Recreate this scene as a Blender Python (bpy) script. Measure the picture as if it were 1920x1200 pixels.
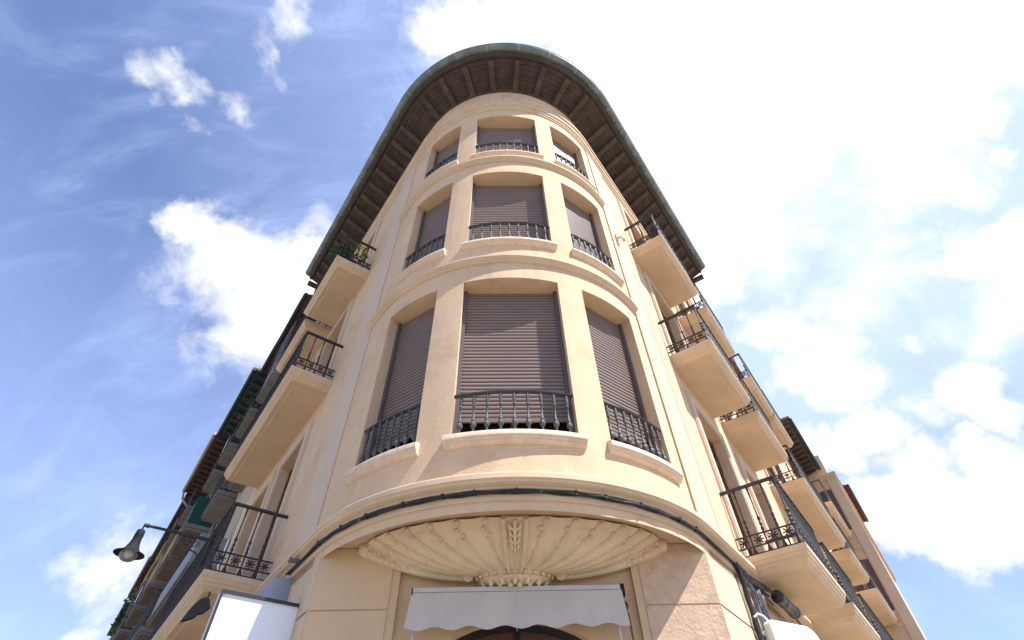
import bpy, bmesh, math, random
from mathutils import Vector, Matrix
random.seed(7)
R = math.radians
sc = bpy.context.scene
for ob in list(bpy.data.objects):
    bpy.data.objects.remove(ob)
col = sc.collection

# ------------------------------------------------------------------ camera
EYE = 1.6
FPX, PITCH, ROLL = 939.45, 0.8368405, -0.0289874
cam_data = bpy.data.cameras.new('camera')
cam_data.sensor_width = 36.0
cam_data.lens = FPX / 1920 * 36
cam_data.clip_start = 0.05
cam_data.clip_end = 3000
cam = bpy.data.objects.new('camera', cam_data)
col.objects.link(cam)
fw = Vector((0, math.cos(PITCH), math.sin(PITCH)))
up = Vector((0, -math.sin(PITCH), math.cos(PITCH)))
rt = Vector((1, 0, 0))
ex = math.cos(ROLL) * rt + math.sin(ROLL) * up
ey = -math.sin(ROLL) * rt + math.cos(ROLL) * up
m = Matrix((ex, ey, -fw)).transposed().to_4x4()
m.translation = Vector((0, 0, EYE))
cam.matrix_world = m
sc.camera = cam

# ------------------------------------------------------------------ exposure
sc.view_settings.view_transform = 'Standard'
sc.view_settings.look = 'None'
sc.view_settings.gamma = 1
sc.view_settings.exposure = 1.33
sc.render.film_transparent = False

# ------------------------------------------------------------------ sun
SUN_EL, SUN_AZ = 57.0, 119.0          # azimuth clockwise from +Y
S = Vector((math.sin(R(SUN_AZ)) * math.cos(R(SUN_EL)), math.cos(R(SUN_AZ)) * math.cos(R(SUN_EL)), math.sin(R(SUN_EL))))
sun_data = bpy.data.lights.new('sun', 'SUN')
sun_data.energy = 3.7
sun_data.angle = R(0.5)
sun_data.color = (1.0, 0.97, 0.94)
sun = bpy.data.objects.new('sun', sun_data)
sun.rotation_euler = S.to_track_quat('Z', 'Y').to_euler()
sun.location = (20, -10, 40)
col.objects.link(sun)

# ------------------------------------------------------------------ world: nishita sky with broken cumulus
BLOBS = [
 (-0.458, 0.519, 0.722, 7.399, 2.111, 2.486, -0.531, 8.554, -7.182, 1.1),
 (-0.538, 0.438, 0.72, 18.689, 6.527, 9.294, -2.355, 19.901, -14.572, 0.95),
 (-0.51, 0.526, 0.681, 8.767, 6.49, 0.812, -5.429, 11.383, -13.605, 1.0),
 (-0.424, 0.59, 0.687, 8.456, 2.438, 2.391, -0.132, 7.475, -7.231, 1.1),
 (-0.386, 0.525, 0.759, 11.245, 2.678, 3.213, -0.845, 11.515, -9.056, 1.05),
 (-0.384, 0.653, 0.653, 20.175, 6.037, 5.074, 0.083, 11.719, -12.443, 0.7),
 (-0.463, 0.618, 0.635, 7.891, 8.586, -3.392, -7.582, 5.03, -11.214, 0.75),
 (-0.484, 0.661, 0.574, 15.187, 6.279, 4.711, 0.78, 11.883, -13.895, 0.45),
 (-0.348, 0.485, 0.802, 16.865, 3.427, 4.616, -1.637, 16.903, -11.564, 0.6),
 (-0.528, 0.222, 0.82, 20.258, 8.354, 10.166, -9.663, 22.561, -12.925, 0.66),
 (-0.465, 0.267, 0.844, 23.537, 14.786, 7.709, -15.508, 25.71, -17.284, 0.5),
 (-0.509, 0.297, 0.808, 28.709, 42.712, 1.803, -32.989, 28.283, -31.804, 0.42),
 (-0.545, 0.196, 0.815, 42.594, 7.853, 25.996, -8.543, 30.124, -13.583, 0.35),
 (-0.344, 0.157, 0.926, 23.66, 2.005, 7.913, -8.861, 37.169, -10.129, 0.55),
 (-0.343, 0.186, 0.921, 29.037, 2.796, 9.717, -6.789, 30.307, -9.183, 0.45),
 (-0.379, 0.23, 0.897, 41.467, 12.955, 13.631, -9.295, 22.883, -10.346, 0.5),
 (-0.592, 0.74, 0.321, 12.419, 7.988, 2.932, 4.726, 11.574, -19.531, 0.8),
 (-0.635, 0.704, 0.318, 18.469, 13.564, 5.255, 7.041, 18.847, -29.213, 0.6),
 (-0.575, 0.766, 0.286, 21.098, 13.601, 4.231, 6.438, 13.318, -24.488, 0.6),
 (-0.588, 0.775, 0.234, 15.329, 9.179, 5.962, 17.553, 24.125, -37.878, 0.6),
 (-0.104, 0.199, 0.974, 14.588, 0.565, 0.928, -1.48, 15.8, -3.899, 0.95),
 (-0.021, 0.187, 0.982, 8.463, 0.146, -0.353, -0.822, 17.348, -3.825, 0.95),
 (0.124, 0.212, 0.969, 6.485, -0.118, -1.322, 0.346, 10.487, -2.853, 1.0),
 (0.32, 0.261, 0.911, 3.537, -0.371, -1.686, 0.348, 3.906, -1.789, 1.3),
 (0.294, 0.469, 0.833, 5.208, -0.898, -1.933, 0.016, 3.681, -2.677, 1.2),
 (0.53, 0.232, 0.816, 3.999, -0.699, -3.011, 1.175, 6.653, -3.272, 1.15),
 (0.427, 0.352, 0.833, 5.709, -1.082, -3.07, 0.59, 6.462, -3.631, 1.1),
 (0.65, 0.194, 0.735, 8.408, -1.633, -7.692, 2.395, 10.469, -5.566, 1.05),
 (0.684, 0.248, 0.686, 23.255, -6.547, -21.558, 3.988, 20.321, -12.061, 0.75),
 (0.635, 0.267, 0.725, 10.294, -2.704, -8.706, 2.607, 14.475, -8.308, 0.8),
 (0.376, 0.569, 0.732, 12.891, -3.193, -4.825, -0.178, 13.081, -10.759, 0.9),
 (0.482, 0.466, 0.742, 6.645, -2.031, -3.718, 0.225, 7.292, -5.394, 0.62),
 (0.568, 0.397, 0.721, 7.589, -2.535, -5.283, 0.463, 6.851, -4.83, 0.6),
 (0.628, 0.343, 0.698, 11.643, -3.936, -9.249, 1.584, 13.256, -8.654, 0.62),
 (0.586, 0.489, 0.645, 9.98, -4.379, -6.522, -0.016, 9.921, -8.283, 0.68),
 (0.646, 0.364, 0.671, 17.24, -16.394, -8.427, 8.973, 21.783, -21.205, 0.8),
 (0.539, 0.549, 0.639, 10.412, -4.396, -5.784, -0.423, 11.866, -10.623, 0.7),
 (0.68, 0.311, 0.663, 47.765, -16.896, -41.812, 7.965, 52.111, -33.374, 0.8),
 (0.678, 0.419, 0.604, 17.445, -8.797, -14.317, 0.844, 19.521, -15.339, 1.05),
 (0.648, 0.45, 0.615, 15.77, -7.659, -11.827, 1.08, 32.481, -25.698, 0.8),
 (0.704, 0.44, 0.558, 16.865, -9.992, -14.281, 0.005, 14.42, -12.255, 0.8),
 (0.687, 0.501, 0.526, 12.114, -7.891, -9.272, -0.685, 8.497, -8.154, 0.78),
 (0.648, 0.53, 0.547, 17.957, -10.422, -12.078, -1.029, 14.927, -14.149, 0.55),
 (0.477, 0.606, 0.637, 13.349, -7.242, -3.885, 1.755, 13.077, -14.535, 0.95),
 (0.53, 0.605, 0.594, 14.16, -6.333, -7.031, -1.604, 19.749, -19.528, 0.85),
 (0.533, 0.646, 0.547, 13.484, -6.572, -6.283, -2.114, 15.106, -16.712, 1.05),
 (0.479, 0.663, 0.575, 18.25, -7.502, -7.43, -2.244, 18.251, -20.02, 0.75),
 (0.612, 0.567, 0.552, 30.089, -16.157, -17.69, -2.417, 30.525, -29.589, 0.75),
 (0.578, 0.673, 0.462, 16.15, -9.532, -7.395, -3.463, 15.05, -18.664, 1.05),
 (0.526, 0.716, 0.458, 14.402, -8.611, -4.168, -2.354, 15.008, -21.842, 1.0),
 (0.607, 0.683, 0.405, 14.162, -9.523, -6.394, -4.539, 15.224, -20.09, 0.85),
 (0.672, 0.584, 0.456, 15.557, -11.149, -9.758, -2.766, 15.876, -17.356, 1.05),
 (0.692, 0.592, 0.414, 22.733, -17.706, -13.91, -3.261, 14.756, -16.868, 0.85),
 (0.637, 0.626, 0.45, 21.202, -14.146, -11.454, -3.418, 16.394, -19.05, 0.7),
 (0.663, 0.629, 0.405, 26.515, -19.599, -14.214, -8.543, 35.108, -41.809, 0.8),
 (0.564, 0.727, 0.392, 20.546, -12.476, -7.679, -8.478, 25.361, -36.128, 0.85),
 (0.616, 0.707, 0.349, 7.958, -6.732, -1.84, -2.364, 8.778, -15.032, 1.1),
 (0.675, 0.646, 0.355, 11.764, -11.458, -2.927, -1.948, 9.709, -15.376, 1.15),
 (0.562, 0.744, 0.361, 17.931, -11.198, -6.243, -5.555, 13.853, -21.247, 0.9),
 (0.617, 0.729, 0.297, 17.487, -11.108, -10.721, -9.98, 16.338, -21.076, 0.9),
 (0.662, 0.684, 0.305, 23.431, -19.062, -9.743, -11.98, 29.015, -40.696, 0.85),
 (0.601, 0.735, 0.315, 12.193, -8.796, -4.339, -8.269, 18.139, -28.102, 0.85),
]
VEIL_DIR = (0.53, 0.385, 0.756)

world = bpy.data.worlds.new('World')
sc.world = world
world.use_nodes = True
nt = world.node_tree
nt.nodes.clear()
N, Lk = nt.nodes.new, nt.links.new

def wmath(op, a, b=None, c=None, clamp=False):
    n = N('ShaderNodeMath'); n.operation = op; n.use_clamp = clamp
    for i, v in enumerate((a, b, c)):
        if v is None: continue
        if isinstance(v, (int, float)): n.inputs[i].default_value = v
        else: Lk(v, n.inputs[i])
    return n.outputs[0]

def wvec(op, a, b):
    n = N('ShaderNodeVectorMath'); n.operation = op
    for i, v in enumerate((a, b)):
        if isinstance(v, tuple): n.inputs[i].default_value = v
        else: Lk(v, n.inputs[i])
    return n.outputs['Value'] if op == 'DOT_PRODUCT' else n.outputs[0]

def wnoise(vec, scale, detail, rough, dist=0.0):
    n = N('ShaderNodeTexNoise'); n.inputs['Scale'].default_value = scale
    n.inputs['Detail'].default_value = detail; n.inputs['Roughness'].default_value = rough
    n.inputs['Distortion'].default_value = dist
    Lk(vec, n.inputs['Vector'])
    return n.outputs[0]

def wrange(v, a, b, c=0.0, d=1.0, smooth=True):
    n = N('ShaderNodeMapRange'); n.interpolation_type = 'SMOOTHSTEP' if smooth else 'LINEAR'
    for i, k in enumerate((v, a, b, c, d)):
        if isinstance(k, (int, float)): n.inputs[i].default_value = k
        else: Lk(k, n.inputs[i])
    return n.outputs[0]

tc = N('ShaderNodeTexCoord').outputs['Generated']
sky = N('ShaderNodeTexSky')
sky.sky_type = 'NISHITA'; sky.sun_disc = False
sky.sun_elevation = R(SUN_EL); sky.sun_rotation = R(SUN_AZ)
sky.altitude = 400; sky.air_density = 1.0; sky.dust_density = 0.35; sky.ozone_density = 3.0
def wwarp(scale, amp, src):
    n = N('ShaderNodeTexNoise'); n.inputs['Scale'].default_value = scale; n.inputs['Detail'].default_value = 5.0; n.inputs['Roughness'].default_value = 0.6
    Lk(tc, n.inputs['Vector'])
    c = wvec('SUBTRACT', n.outputs['Color'], (0.5, 0.5, 0.5))
    s_ = N('ShaderNodeVectorMath'); s_.operation = 'SCALE'; Lk(c, s_.inputs[0]); s_.inputs['Scale'].default_value = amp
    return wvec('ADD', src, s_.outputs[0])
tw = wwarp(6.0, 0.16, tc)
tw = wwarp(22.0, 0.05, tw)
field = None
for b in BLOBS:
    d = wvec('SUBTRACT', tw, tuple(b[0:3]))
    x = wvec('DOT_PRODUCT', d, tuple(b[3:6]))
    y = wvec('DOT_PRODUCT', d, tuple(b[6:9]))
    x2 = wmath('MULTIPLY', x, x)
    r2 = wmath('MULTIPLY_ADD', y, y, x2)
    f = wmath('MULTIPLY_ADD', r2, -0.55 * b[9], b[9])
    field = f if field is None else wmath('SMOOTH_MAX', field, f, 0.12)
field = wmath('MAXIMUM', field, -0.2)
n1 = wnoise(tc, 7.0, 12.0, 0.62, 0.4)
n2 = wnoise(tc, 30.0, 6.0, 0.6, 0.2)
den = wmath('MULTIPLY_ADD', wmath('SUBTRACT', n1, 0.5), 1.9, field)
den = wmath('MULTIPLY_ADD', wmath('SUBTRACT', n2, 0.5), 0.35, den)
puff = wrange(den, 0.14, 0.96)
# thin stretched cirrus
stv = N('ShaderNodeMapping'); Lk(tc, stv.inputs['Vector'])
stv.inputs['Rotation'].default_value = (0.5, 0.3, 0.5); stv.inputs['Scale'].default_value = (1.4, 6.0, 4.0)
n3 = wnoise(stv.outputs[0], 2.2, 9.0, 0.62, 0.6)
cir = wmath('MULTIPLY', wrange(n3, 0.40, 0.90), 0.34)
# soft veil of thin cloud on the sunward side
vd = wvec('DOT_PRODUCT', tw, VEIL_DIR)
veil = wmath('MULTIPLY', wrange(wmath('MULTIPLY_ADD', wmath('SUBTRACT', n1, 0.5), 0.5, vd), 0.50, 0.98), 0.74)
sepz = N('ShaderNodeSeparateXYZ'); Lk(tc, sepz.inputs[0])
lowf = wrange(sepz.outputs[2], 0.22, 0.55)
veil = wmath('MAXIMUM', wmath('MULTIPLY', veil, lowf), wmath('MULTIPLY', wrange(vd, 0.25, 0.80, 0.0, 0.34, False), wrange(sepz.outputs[2], 0.1, 0.5, 0.4, 1.0)))
hz = wmath('MULTIPLY', wrange(sepz.outputs[2], 0.80, 0.40, 0.07, 0.26), wrange(vd, 0.5, 0.9, 1.0, 0.0))
veil = wmath('MAXIMUM', veil, hz)
thin = wmath('SUBTRACT', 1.0, wmath('MULTIPLY', wmath('SUBTRACT', 1.0, cir), wmath('SUBTRACT', 1.0, veil)))
alpha = puff
bgs = N('ShaderNodeBackground'); bgs.inputs['Strength'].default_value = 0.079
tint = N('ShaderNodeMix'); tint.data_type = 'RGBA'; tint.blend_type = 'MULTIPLY'; tint.inputs['Factor'].default_value = 1.0
Lk(sky.outputs[0], tint.inputs[6]); tint.inputs[7].default_value = (1.0, 0.97, 1.12, 1)
Lk(tint.outputs[2], bgs.inputs['Color'])
bgc = N('ShaderNodeBackground')
shade = wrange(den, 0.45, 1.15, 0.45, 0.55)
cc = N('ShaderNodeCombineColor')
Lk(wmath('MULTIPLY', shade, 0.985), cc.inputs[0]); Lk(shade, cc.inputs[1]); Lk(wmath('MULTIPLY', shade, 1.03), cc.inputs[2])
Lk(cc.outputs[0], bgc.inputs['Color']); bgc.inputs['Strength'].default_value = 1.0
bgt = N('ShaderNodeBackground'); bgt.inputs['Color'].default_value = (0.35, 0.425, 0.66, 1)
mix0 = N('ShaderNodeMixShader'); Lk(thin, mix0.inputs[0]); Lk(bgs.outputs[0], mix0.inputs[1]); Lk(bgt.outputs[0], mix0.inputs[2])
mix = N('ShaderNodeMixShader'); out = N('ShaderNodeOutputWorld')
Lk(alpha, mix.inputs[0]); Lk(mix0.outputs[0], mix.inputs[1]); Lk(bgc.outputs[0], mix.inputs[2])
Lk(mix.outputs[0], out.inputs['Surface'])

# ------------------------------------------------------------------ materials
def mat(name, base, rough=0.8, var=0.12, scale=3.0, bump=0.0, bscale=60.0, metal=0.0, spots=None, spec=0.3, streak=0.0, base2=None, bump2=0.0):
    M = bpy.data.materials.new(name); M.use_nodes = True
    t = M.node_tree; P = t.nodes['Principled BSDF']
    P.inputs['Roughness'].default_value = rough; P.inputs['Metallic'].default_value = metal
    P.inputs['Specular IOR Level'].default_value = spec
    g = t.nodes.new('ShaderNodeNewGeometry')
    vec = g.outputs['Position']
    def nz(sc_, det, rg=0.55, v=vec):
        n = t.nodes.new('ShaderNodeTexNoise'); n.inputs['Scale'].default_value = sc_
        n.inputs['Detail'].default_value = det; n.inputs['Roughness'].default_value = rg
        t.links.new(v, n.inputs['Vector']); return n.outputs[0]
    rp = t.nodes.new('ShaderNodeValToRGB')
    b2 = base2 or tuple(min(1, c * (1 + var)) for c in base)
    lo = tuple(c * (1 - var) for c in base)
    rp.color_ramp.elements[0].position = 0.3; rp.color_ramp.elements[0].color = (*lo, 1)
    rp.color_ramp.elements[1].position = 0.7; rp.color_ramp.elements[1].color = (*b2, 1)
    e = rp.color_ramp.elements.new(0.5); e.color = (*base, 1)
    t.links.new(nz(scale, 8), rp.inputs[0])
    c = rp.outputs[0]
    def overlay(c, fac, colr):
        mx = t.nodes.new('ShaderNodeMix'); mx.data_type = 'RGBA'
        t.links.new(fac, mx.inputs['Factor']); t.links.new(c, mx.inputs[6]); mx.inputs[7].default_value = (*colr, 1)
        return mx.outputs[2]
    def rng(v, a, b, lo_, hi_):
        mr = t.nodes.new('ShaderNodeMapRange')
        for i, k in enumerate((v, a, b, lo_, hi_)):
            if isinstance(k, (int, float)): mr.inputs[i].default_value = k
            else: t.links.new(k, mr.inputs[i])
        return mr.outputs[0]
    if spots:
        c = overlay(c, rng(nz(spots[1], 5, 0.65), spots[2], spots[2] + 0.12, 0.0, spots[3]), spots[0])
    if streak:
        mp = t.nodes.new('ShaderNodeMapping'); t.links.new(vec, mp.inputs['Vector']); mp.inputs['Scale'].default_value = (7, 7, 0.5)
        c = overlay(c, rng(nz(1.0, 6, 0.6, mp.outputs[0]), 0.5, 0.75, 0.0, streak), tuple(v * 0.45 for v in base))
    t.links.new(c, P.inputs['Base Color'])
    if bump:
        bp = t.nodes.new('ShaderNodeBump'); bp.inputs['Strength'].default_value = min(1.0, bump); bp.inputs['Distance'].default_value = 0.009
        t.links.new(nz(bscale, 6, 0.6), bp.inputs['Height'])
        nrm = bp.outputs[0]
        if bump2:
            b3 = t.nodes.new('ShaderNodeBump'); b3.inputs['Strength'].default_value = bump2; b3.inputs['Distance'].default_value = 0.03
            t.links.new(nz(3.5, 3, 0.5), b3.inputs['Height']); t.links.new(nrm, b3.inputs['Normal']); nrm = b3.outputs[0]
        t.links.new(nrm, P.inputs['Normal'])
    return M

M_STUCCO = mat('cream_stucco', (0.68, 0.482, 0.30), 0.9, 0.07, 1.3, 0.6, 50, spots=((0.50, 0.345, 0.20), 1.6, 0.54, 0.4), bump2=0.2, streak=0.22)
M_TRIM = mat('peach_trim', (0.64, 0.478, 0.315), 0.85, 0.08, 2.0, 0.3, 90, streak=0.08)
M_SILL = mat('chalky_sill', (0.70, 0.55, 0.405), 0.9, 0.10, 9, 0.8, 40, spots=((0.60, 0.42, 0.27), 8.0, 0.55, 0.6))
M_PIL = mat('pale_pilaster', (0.63, 0.49, 0.355), 0.9, 0.04, 1.6, 0.3, 80)
M_LINE = mat('ochre_line', (0.46, 0.27, 0.14), 0.9, 0.12, 4, 0.2, 60)
M_SOFF = mat('plain_soffit', (0.60, 0.43, 0.26), 0.85, 0.07, 1.5, 0.25, 60)
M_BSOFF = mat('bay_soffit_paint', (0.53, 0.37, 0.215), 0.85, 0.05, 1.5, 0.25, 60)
M_PLASTER = mat('ornament_plaster', (0.66, 0.515, 0.345), 0.8, 0.08, 4, 0.5, 70, spots=((0.46, 0.33, 0.2), 6.0, 0.56, 0.5))
M_ROUGH = mat('roughcast', (0.57, 0.405, 0.275), 0.95, 0.14, 9, 1.0, 30, bump2=0.4)
M_SMOOTH = mat('smooth_render', (0.61, 0.455, 0.31), 0.9, 0.06, 2.2, 0.35, 60, spots=((0.48, 0.30, 0.2), 5.0, 0.6, 0.5))
M_SHUT = mat('brown_shutter', (0.205, 0.152, 0.125), 0.34, 0.05, 2.0, 0.05, 40, spec=0.5)
M_FRAME = mat('dark_bronze_frame', (0.10, 0.085, 0.085), 0.4, 0.06, 3, spec=0.5)
M_IRON = mat('wrought_iron', (0.046, 0.043, 0.043), 0.62, 0.25, 20, 0.3, 90, spec=0.3)
M_BARS = mat('sunlit_guard_iron', (0.085, 0.085, 0.085), 0.6, 0.25, 20, 0.3, 90, spec=0.3)  # wrought iron in a lighter grey, sunlight on the bars put into the colour
M_RUST = mat('brown_iron', (0.052, 0.042, 0.04), 0.65, 0.25, 12, 0.3, 80)
M_WOOD = mat('dark_eave_wood', (0.075, 0.054, 0.042), 0.8, 0.22, 4.0, 0.6, 30, streak=0.2, base2=(0.102, 0.077, 0.06))
M_RAFTER = mat('rafter_wood', (0.085, 0.062, 0.048), 0.75, 0.35, 5.0, 0.5, 40)
M_GUT = mat('patina_gutter', (0.17, 0.20, 0.185), 0.5, 0.25, 2.5, 0.15, 30, metal=0.2, base2=(0.25, 0.285, 0.265))
M_JOINT = mat('gutter_joint', (0.28, 0.31, 0.29), 0.45, 0.15, 6, metal=0.2)
M_TILE = mat('clay_tile', (0.36, 0.14, 0.08), 0.85, 0.3, 5, 0.5, 20)
M_DOOR = mat('brown_wood_door', (0.16, 0.075, 0.035), 0.5, 0.2, 6, 0.2, 30)
M_CABLE = mat('black_cable', (0.022, 0.022, 0.024), 0.45, 0.3, 25, 0.4, 60, spots=((0.3, 0.29, 0.28), 14, 0.62, 0.7))
M_GREYC = mat('grey_cable', (0.11, 0.105, 0.11), 0.55, 0.2, 20)
M_AWN = mat('grey_white_canvas', (0.53, 0.475, 0.41), 0.9, 0.06, 3, 0.3, 50, streak=0.12)
M_AWNBAR = mat('awning_bar', (0.48, 0.47, 0.44), 0.5, 0.08, 5)
M_SIGNW = mat('white_sign_panel', (0.82, 0.84, 0.86), 0.35, 0.02, 2)
M_BLACK = mat('black_frame', (0.022, 0.022, 0.025), 0.35, 0.1, 5, spec=0.5)
M_PLASTICW = mat('pale_sign', (0.72, 0.76, 0.72), 0.5, 0.03, 3, streak=0.06)
M_GREY = mat('blue_grey_paint', (0.28, 0.30, 0.34), 0.55, 0.05, 3, 0.1, 40)
M_LAMP = mat('grey_lamp_paint', (0.017, 0.019, 0.023), 0.75, 0.12, 8, spec=0.15)
M_LAMPIN = mat('lamp_inner', (0.24, 0.21, 0.19), 0.5, 0.08, 8)
M_LEAF = mat('green_leaf', (0.10, 0.19, 0.03), 0.55, 0.4, 18)
M_DLEAF = mat('dark_leaf', (0.035, 0.075, 0.03), 0.6, 0.4, 18)
M_FLOWER = mat('pink_flower', (0.45, 0.06, 0.09), 0.6, 0.3, 18)
M_POT = mat('clay_pot', (0.30, 0.13, 0.07), 0.8, 0.2, 10)
M_GROUND = mat('stone_paving', (0.225, 0.20, 0.165), 0.85, 0.12, 1.5, 0.3, 30)
M_PAVE = mat('pale_pavement', (0.26, 0.23, 0.19), 0.85, 0.10, 3, 0.3, 30)
M_STONE = mat('weathered_concrete', (0.215, 0.20, 0.175), 0.9, 0.2, 3, 0.4, 40, streak=0.35)
M_BROWNSOF = mat('brown_slab_soffit', (0.17, 0.125, 0.095), 0.9, 0.2, 3, 0.3, 40)

def glass(name, base, rough=0.04):
    M = bpy.data.materials.new(name); M.use_nodes = True
    P = M.node_tree.nodes['Principled BSDF']
    P.inputs['Base Color'].default_value = (*base, 1); P.inputs['Roughness'].default_value = rough
    P.inputs['Specular IOR Level'].default_value = 0.75
    t = M.node_tree; n = t.nodes.new('ShaderNodeTexNoise'); n.inputs['Scale'].default_value = 1.5
    b = t.nodes.new('ShaderNodeBump'); b.inputs['Strength'].default_value = 0.05; b.inputs['Distance'].default_value = 0.01
    t.links.new(n.outputs[0], b.inputs['Height']); t.links.new(b.outputs[0], P.inputs['Normal'])
    return M
M_GLASS = glass('window_glass', (0.012, 0.014, 0.017))
M_DGLASS = glass('red_brown_glass', (0.11, 0.05, 0.042), 0.35)
M_LGLASS = bpy.data.materials.new('lamp_globe_glass'); M_LGLASS.use_nodes = True
_p = M_LGLASS.node_tree.nodes['Principled BSDF']
_p.inputs['Base Color'].default_value = (0.75, 0.76, 0.74, 1); _p.inputs['Roughness'].default_value = 0.12
_p.inputs['Transmission Weight'].default_value = 0.75; _p.inputs['IOR'].default_value = 1.2

# ------------------------------------------------------------------ mesh builder
class MB:
    def __init__(s): s.v = []; s.f = []
    def pt(s, p): s.v.append(tuple(p)); return len(s.v) - 1
    def poly(s, pts): s.f.append([s.pt(p) for p in pts])
    def grid(s, rows, closed_u=False, closed_v=False):
        """rows: list of equal-length lists of points"""
        ids = [[s.pt(p) for p in r] for r in rows]
        nu, nv = len(ids), len(ids[0])
        for i in range(nu if closed_u else nu - 1):
            for j in range(nv if closed_v else nv - 1):
                a, b = ids[i], ids[(i + 1) % nu]
                s.f.append([a[j], b[j], b[(j + 1) % nv], a[(j + 1) % nv]])
        return ids
    def box8(s, p):
        """p: 8 corners, bottom ring then top ring"""
        i = [s.pt(q) for q in p]
        for f in ((3, 2, 1, 0), (4, 5, 6, 7), (0, 1, 5, 4), (1, 2, 6, 5), (2, 3, 7, 6), (3, 0, 4, 7)): s.f.append([i[k] for k in f])
    def tube(s, pts, r, seg=6, closed=False, rs=None):
        pts = [Vector(p) for p in pts]; rows = []; n = len(pts)
        prev = None
        for i, p in enumerate(pts):
            a = pts[(i - 1) % n] if (closed or i > 0) else p
            b = pts[(i + 1) % n] if (closed or i < n - 1) else p
            t = (b - a)
            if t.length < 1e-9: t = Vector((0, 0, 1))
            t.normalize()
            if prev is None:
                u = t.cross(Vector((0, 0, 1)))
                if u.length < 0.1: u = t.cross(Vector((1, 0, 0)))
            else:
                u = prev - t * prev.dot(t)
            u.normalize(); prev = u
            w = t.cross(u)
            rr = rs[i] if rs else r
            rows.append([p + (u * math.cos(k * 2 * math.pi / seg) + w * math.sin(k * 2 * math.pi / seg)) * rr for k in range(seg)])
        ids = s.grid(rows, closed, True)
        if not closed:
            s.f.append(ids[0][::-1]); s.f.append(ids[-1])
    def lathe(s, base, axis, prof, seg=8, caps=True):
        """prof: list of (r, h) along axis from base"""
        base = Vector(base); axis = Vector(axis).normalized()
        u = axis.cross(Vector((0, 0, 1)))
        if u.length < 0.1: u = Vector((1, 0, 0))
        u.normalize(); w = axis.cross(u)
        rows = [[base + axis * h + (u * math.cos(k * 2 * math.pi / seg) + w * math.sin(k * 2 * math.pi / seg)) * r for k in range(seg)] for r, h in prof]
        ids = s.grid(rows, False, True)
        if caps: s.f.append(ids[0][::-1]); s.f.append(ids[-1])
    def ball(s, c, r, seg=6, axis=(0, 0, 1), sq=1.0):
        k = 5
        s.lathe(Vector(c) - Vector(axis).normalized() * r * sq, axis, [(max(0.02 * r, r * math.sin(math.pi * i / k)), r * sq * (1 - math.cos(math.pi * i / k))) for i in range(k + 1)], seg)
    def build(s, name, material, parent=None, ang=38, bevel=0.0):
        me = bpy.data.meshes.new(name)
        o0 = ORG.get(parent.name, Vector((0, 0, 0))) if parent else Vector((0, 0, 0))
        me.from_pydata([tuple(Vector(q) - o0) for q in s.v], [], s.f)
        bm = bmesh.new(); bm.from_mesh(me)
        bmesh.ops.remove_doubles(bm, verts=bm.verts, dist=1e-5)
        bmesh.ops.recalc_face_normals(bm, faces=bm.faces)
        bm.to_mesh(me); bm.free()
        me.polygons.foreach_set('use_smooth', [True] * len(me.polygons))
        me.set_sharp_from_angle(angle=R(ang))
        me.materials.append(material)
        o = bpy.data.objects.new(name, me); col.objects.link(o)
        if parent:
            o.parent = parent; ORG[o.name] = o0
        return o
ORG = {}

def tag(o, label=None, cat=None, group=None, kind=None):
    if label: o['label'] = label
    if cat: o['category'] = cat
    if group: o['group'] = group
    if kind: o['kind'] = kind
    return o

def thing(name, label, cat, loc, group=None):
    o = bpy.data.objects.new(name, None); col.objects.link(o)
    o.location = loc; o.empty_display_size = 0.3
    ORG[o.name] = Vector(loc)
    return tag(o, label, cat, group)

# ------------------------------------------------------------------ the wall line: left facade, round corner, right facade
CX, CY, RW = -0.1046, 7.7207, 2.85
PL, PR = -52.924, 54.770           # degrees where the arc meets the straight facades
def nrm(a): return Vector((math.sin(R(a)), -math.cos(R(a)), 0))
def tan_(a): return Vector((math.cos(R(a)), math.sin(R(a)), 0))
CC = Vector((CX, CY, 0))
def W(u, off, z):
    """u in degrees on the arc, beyond its ends metres along the facade; z above eye level"""
    if u < PL: p = CC + nrm(PL) * (RW + off) - tan_(PL) * (PL - u)
    elif u > PR: p = CC + nrm(PR) * (RW + off) + tan_(PR) * (u - PR)
    else: p = CC + nrm(u) * (RW + off)
    return Vector((p.x, p.y, z + EYE))
def U(side, s): return PL - s if side == 'L' else PR + s
def PW(side, s, off, z):
    return W(U(side, s), off, z)
def NW(side): return nrm(PL) if side == 'L' else nrm(PR)
def TW(side): return -tan_(PL) if side == 'L' else tan_(PR)
def us_range(u0, u1, da=2.4, ds=50):
    out = []
    lo, hi = max(u0, PL), min(u1, PR)
    if u0 < PL: out.append(u0)
    if hi > lo:
        n = max(1, int(math.ceil((hi - lo) / da)))
        out += [lo + (hi - lo) * i / n for i in range(n + 1)]
    if u1 > PR: out.append(u1)
    return out
def sweep(mb, us, prof, closed=False, caps=True):
    rows = [[W(u, o, z) for o, z in prof] for u in us]
    ids = mb.grid(rows, False, closed)
    if caps:
        mb.f.append(ids[0][::-1]); mb.f.append(ids[-1])
def wbox(mb, side, s0, s1, o0, o1, z0, z1):
    mb.box8([PW(side, s, o, z) for z in (z0, z1) for s, o in ((s0, o0), (s1, o0), (s1, o1), (s0, o1))])
def ubox(mb, us, o0, o1, z0, z1):
    sweep(mb, us, [(o0, z0), (o1, z0), (o1, z1), (o0, z1)], closed=True)
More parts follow.
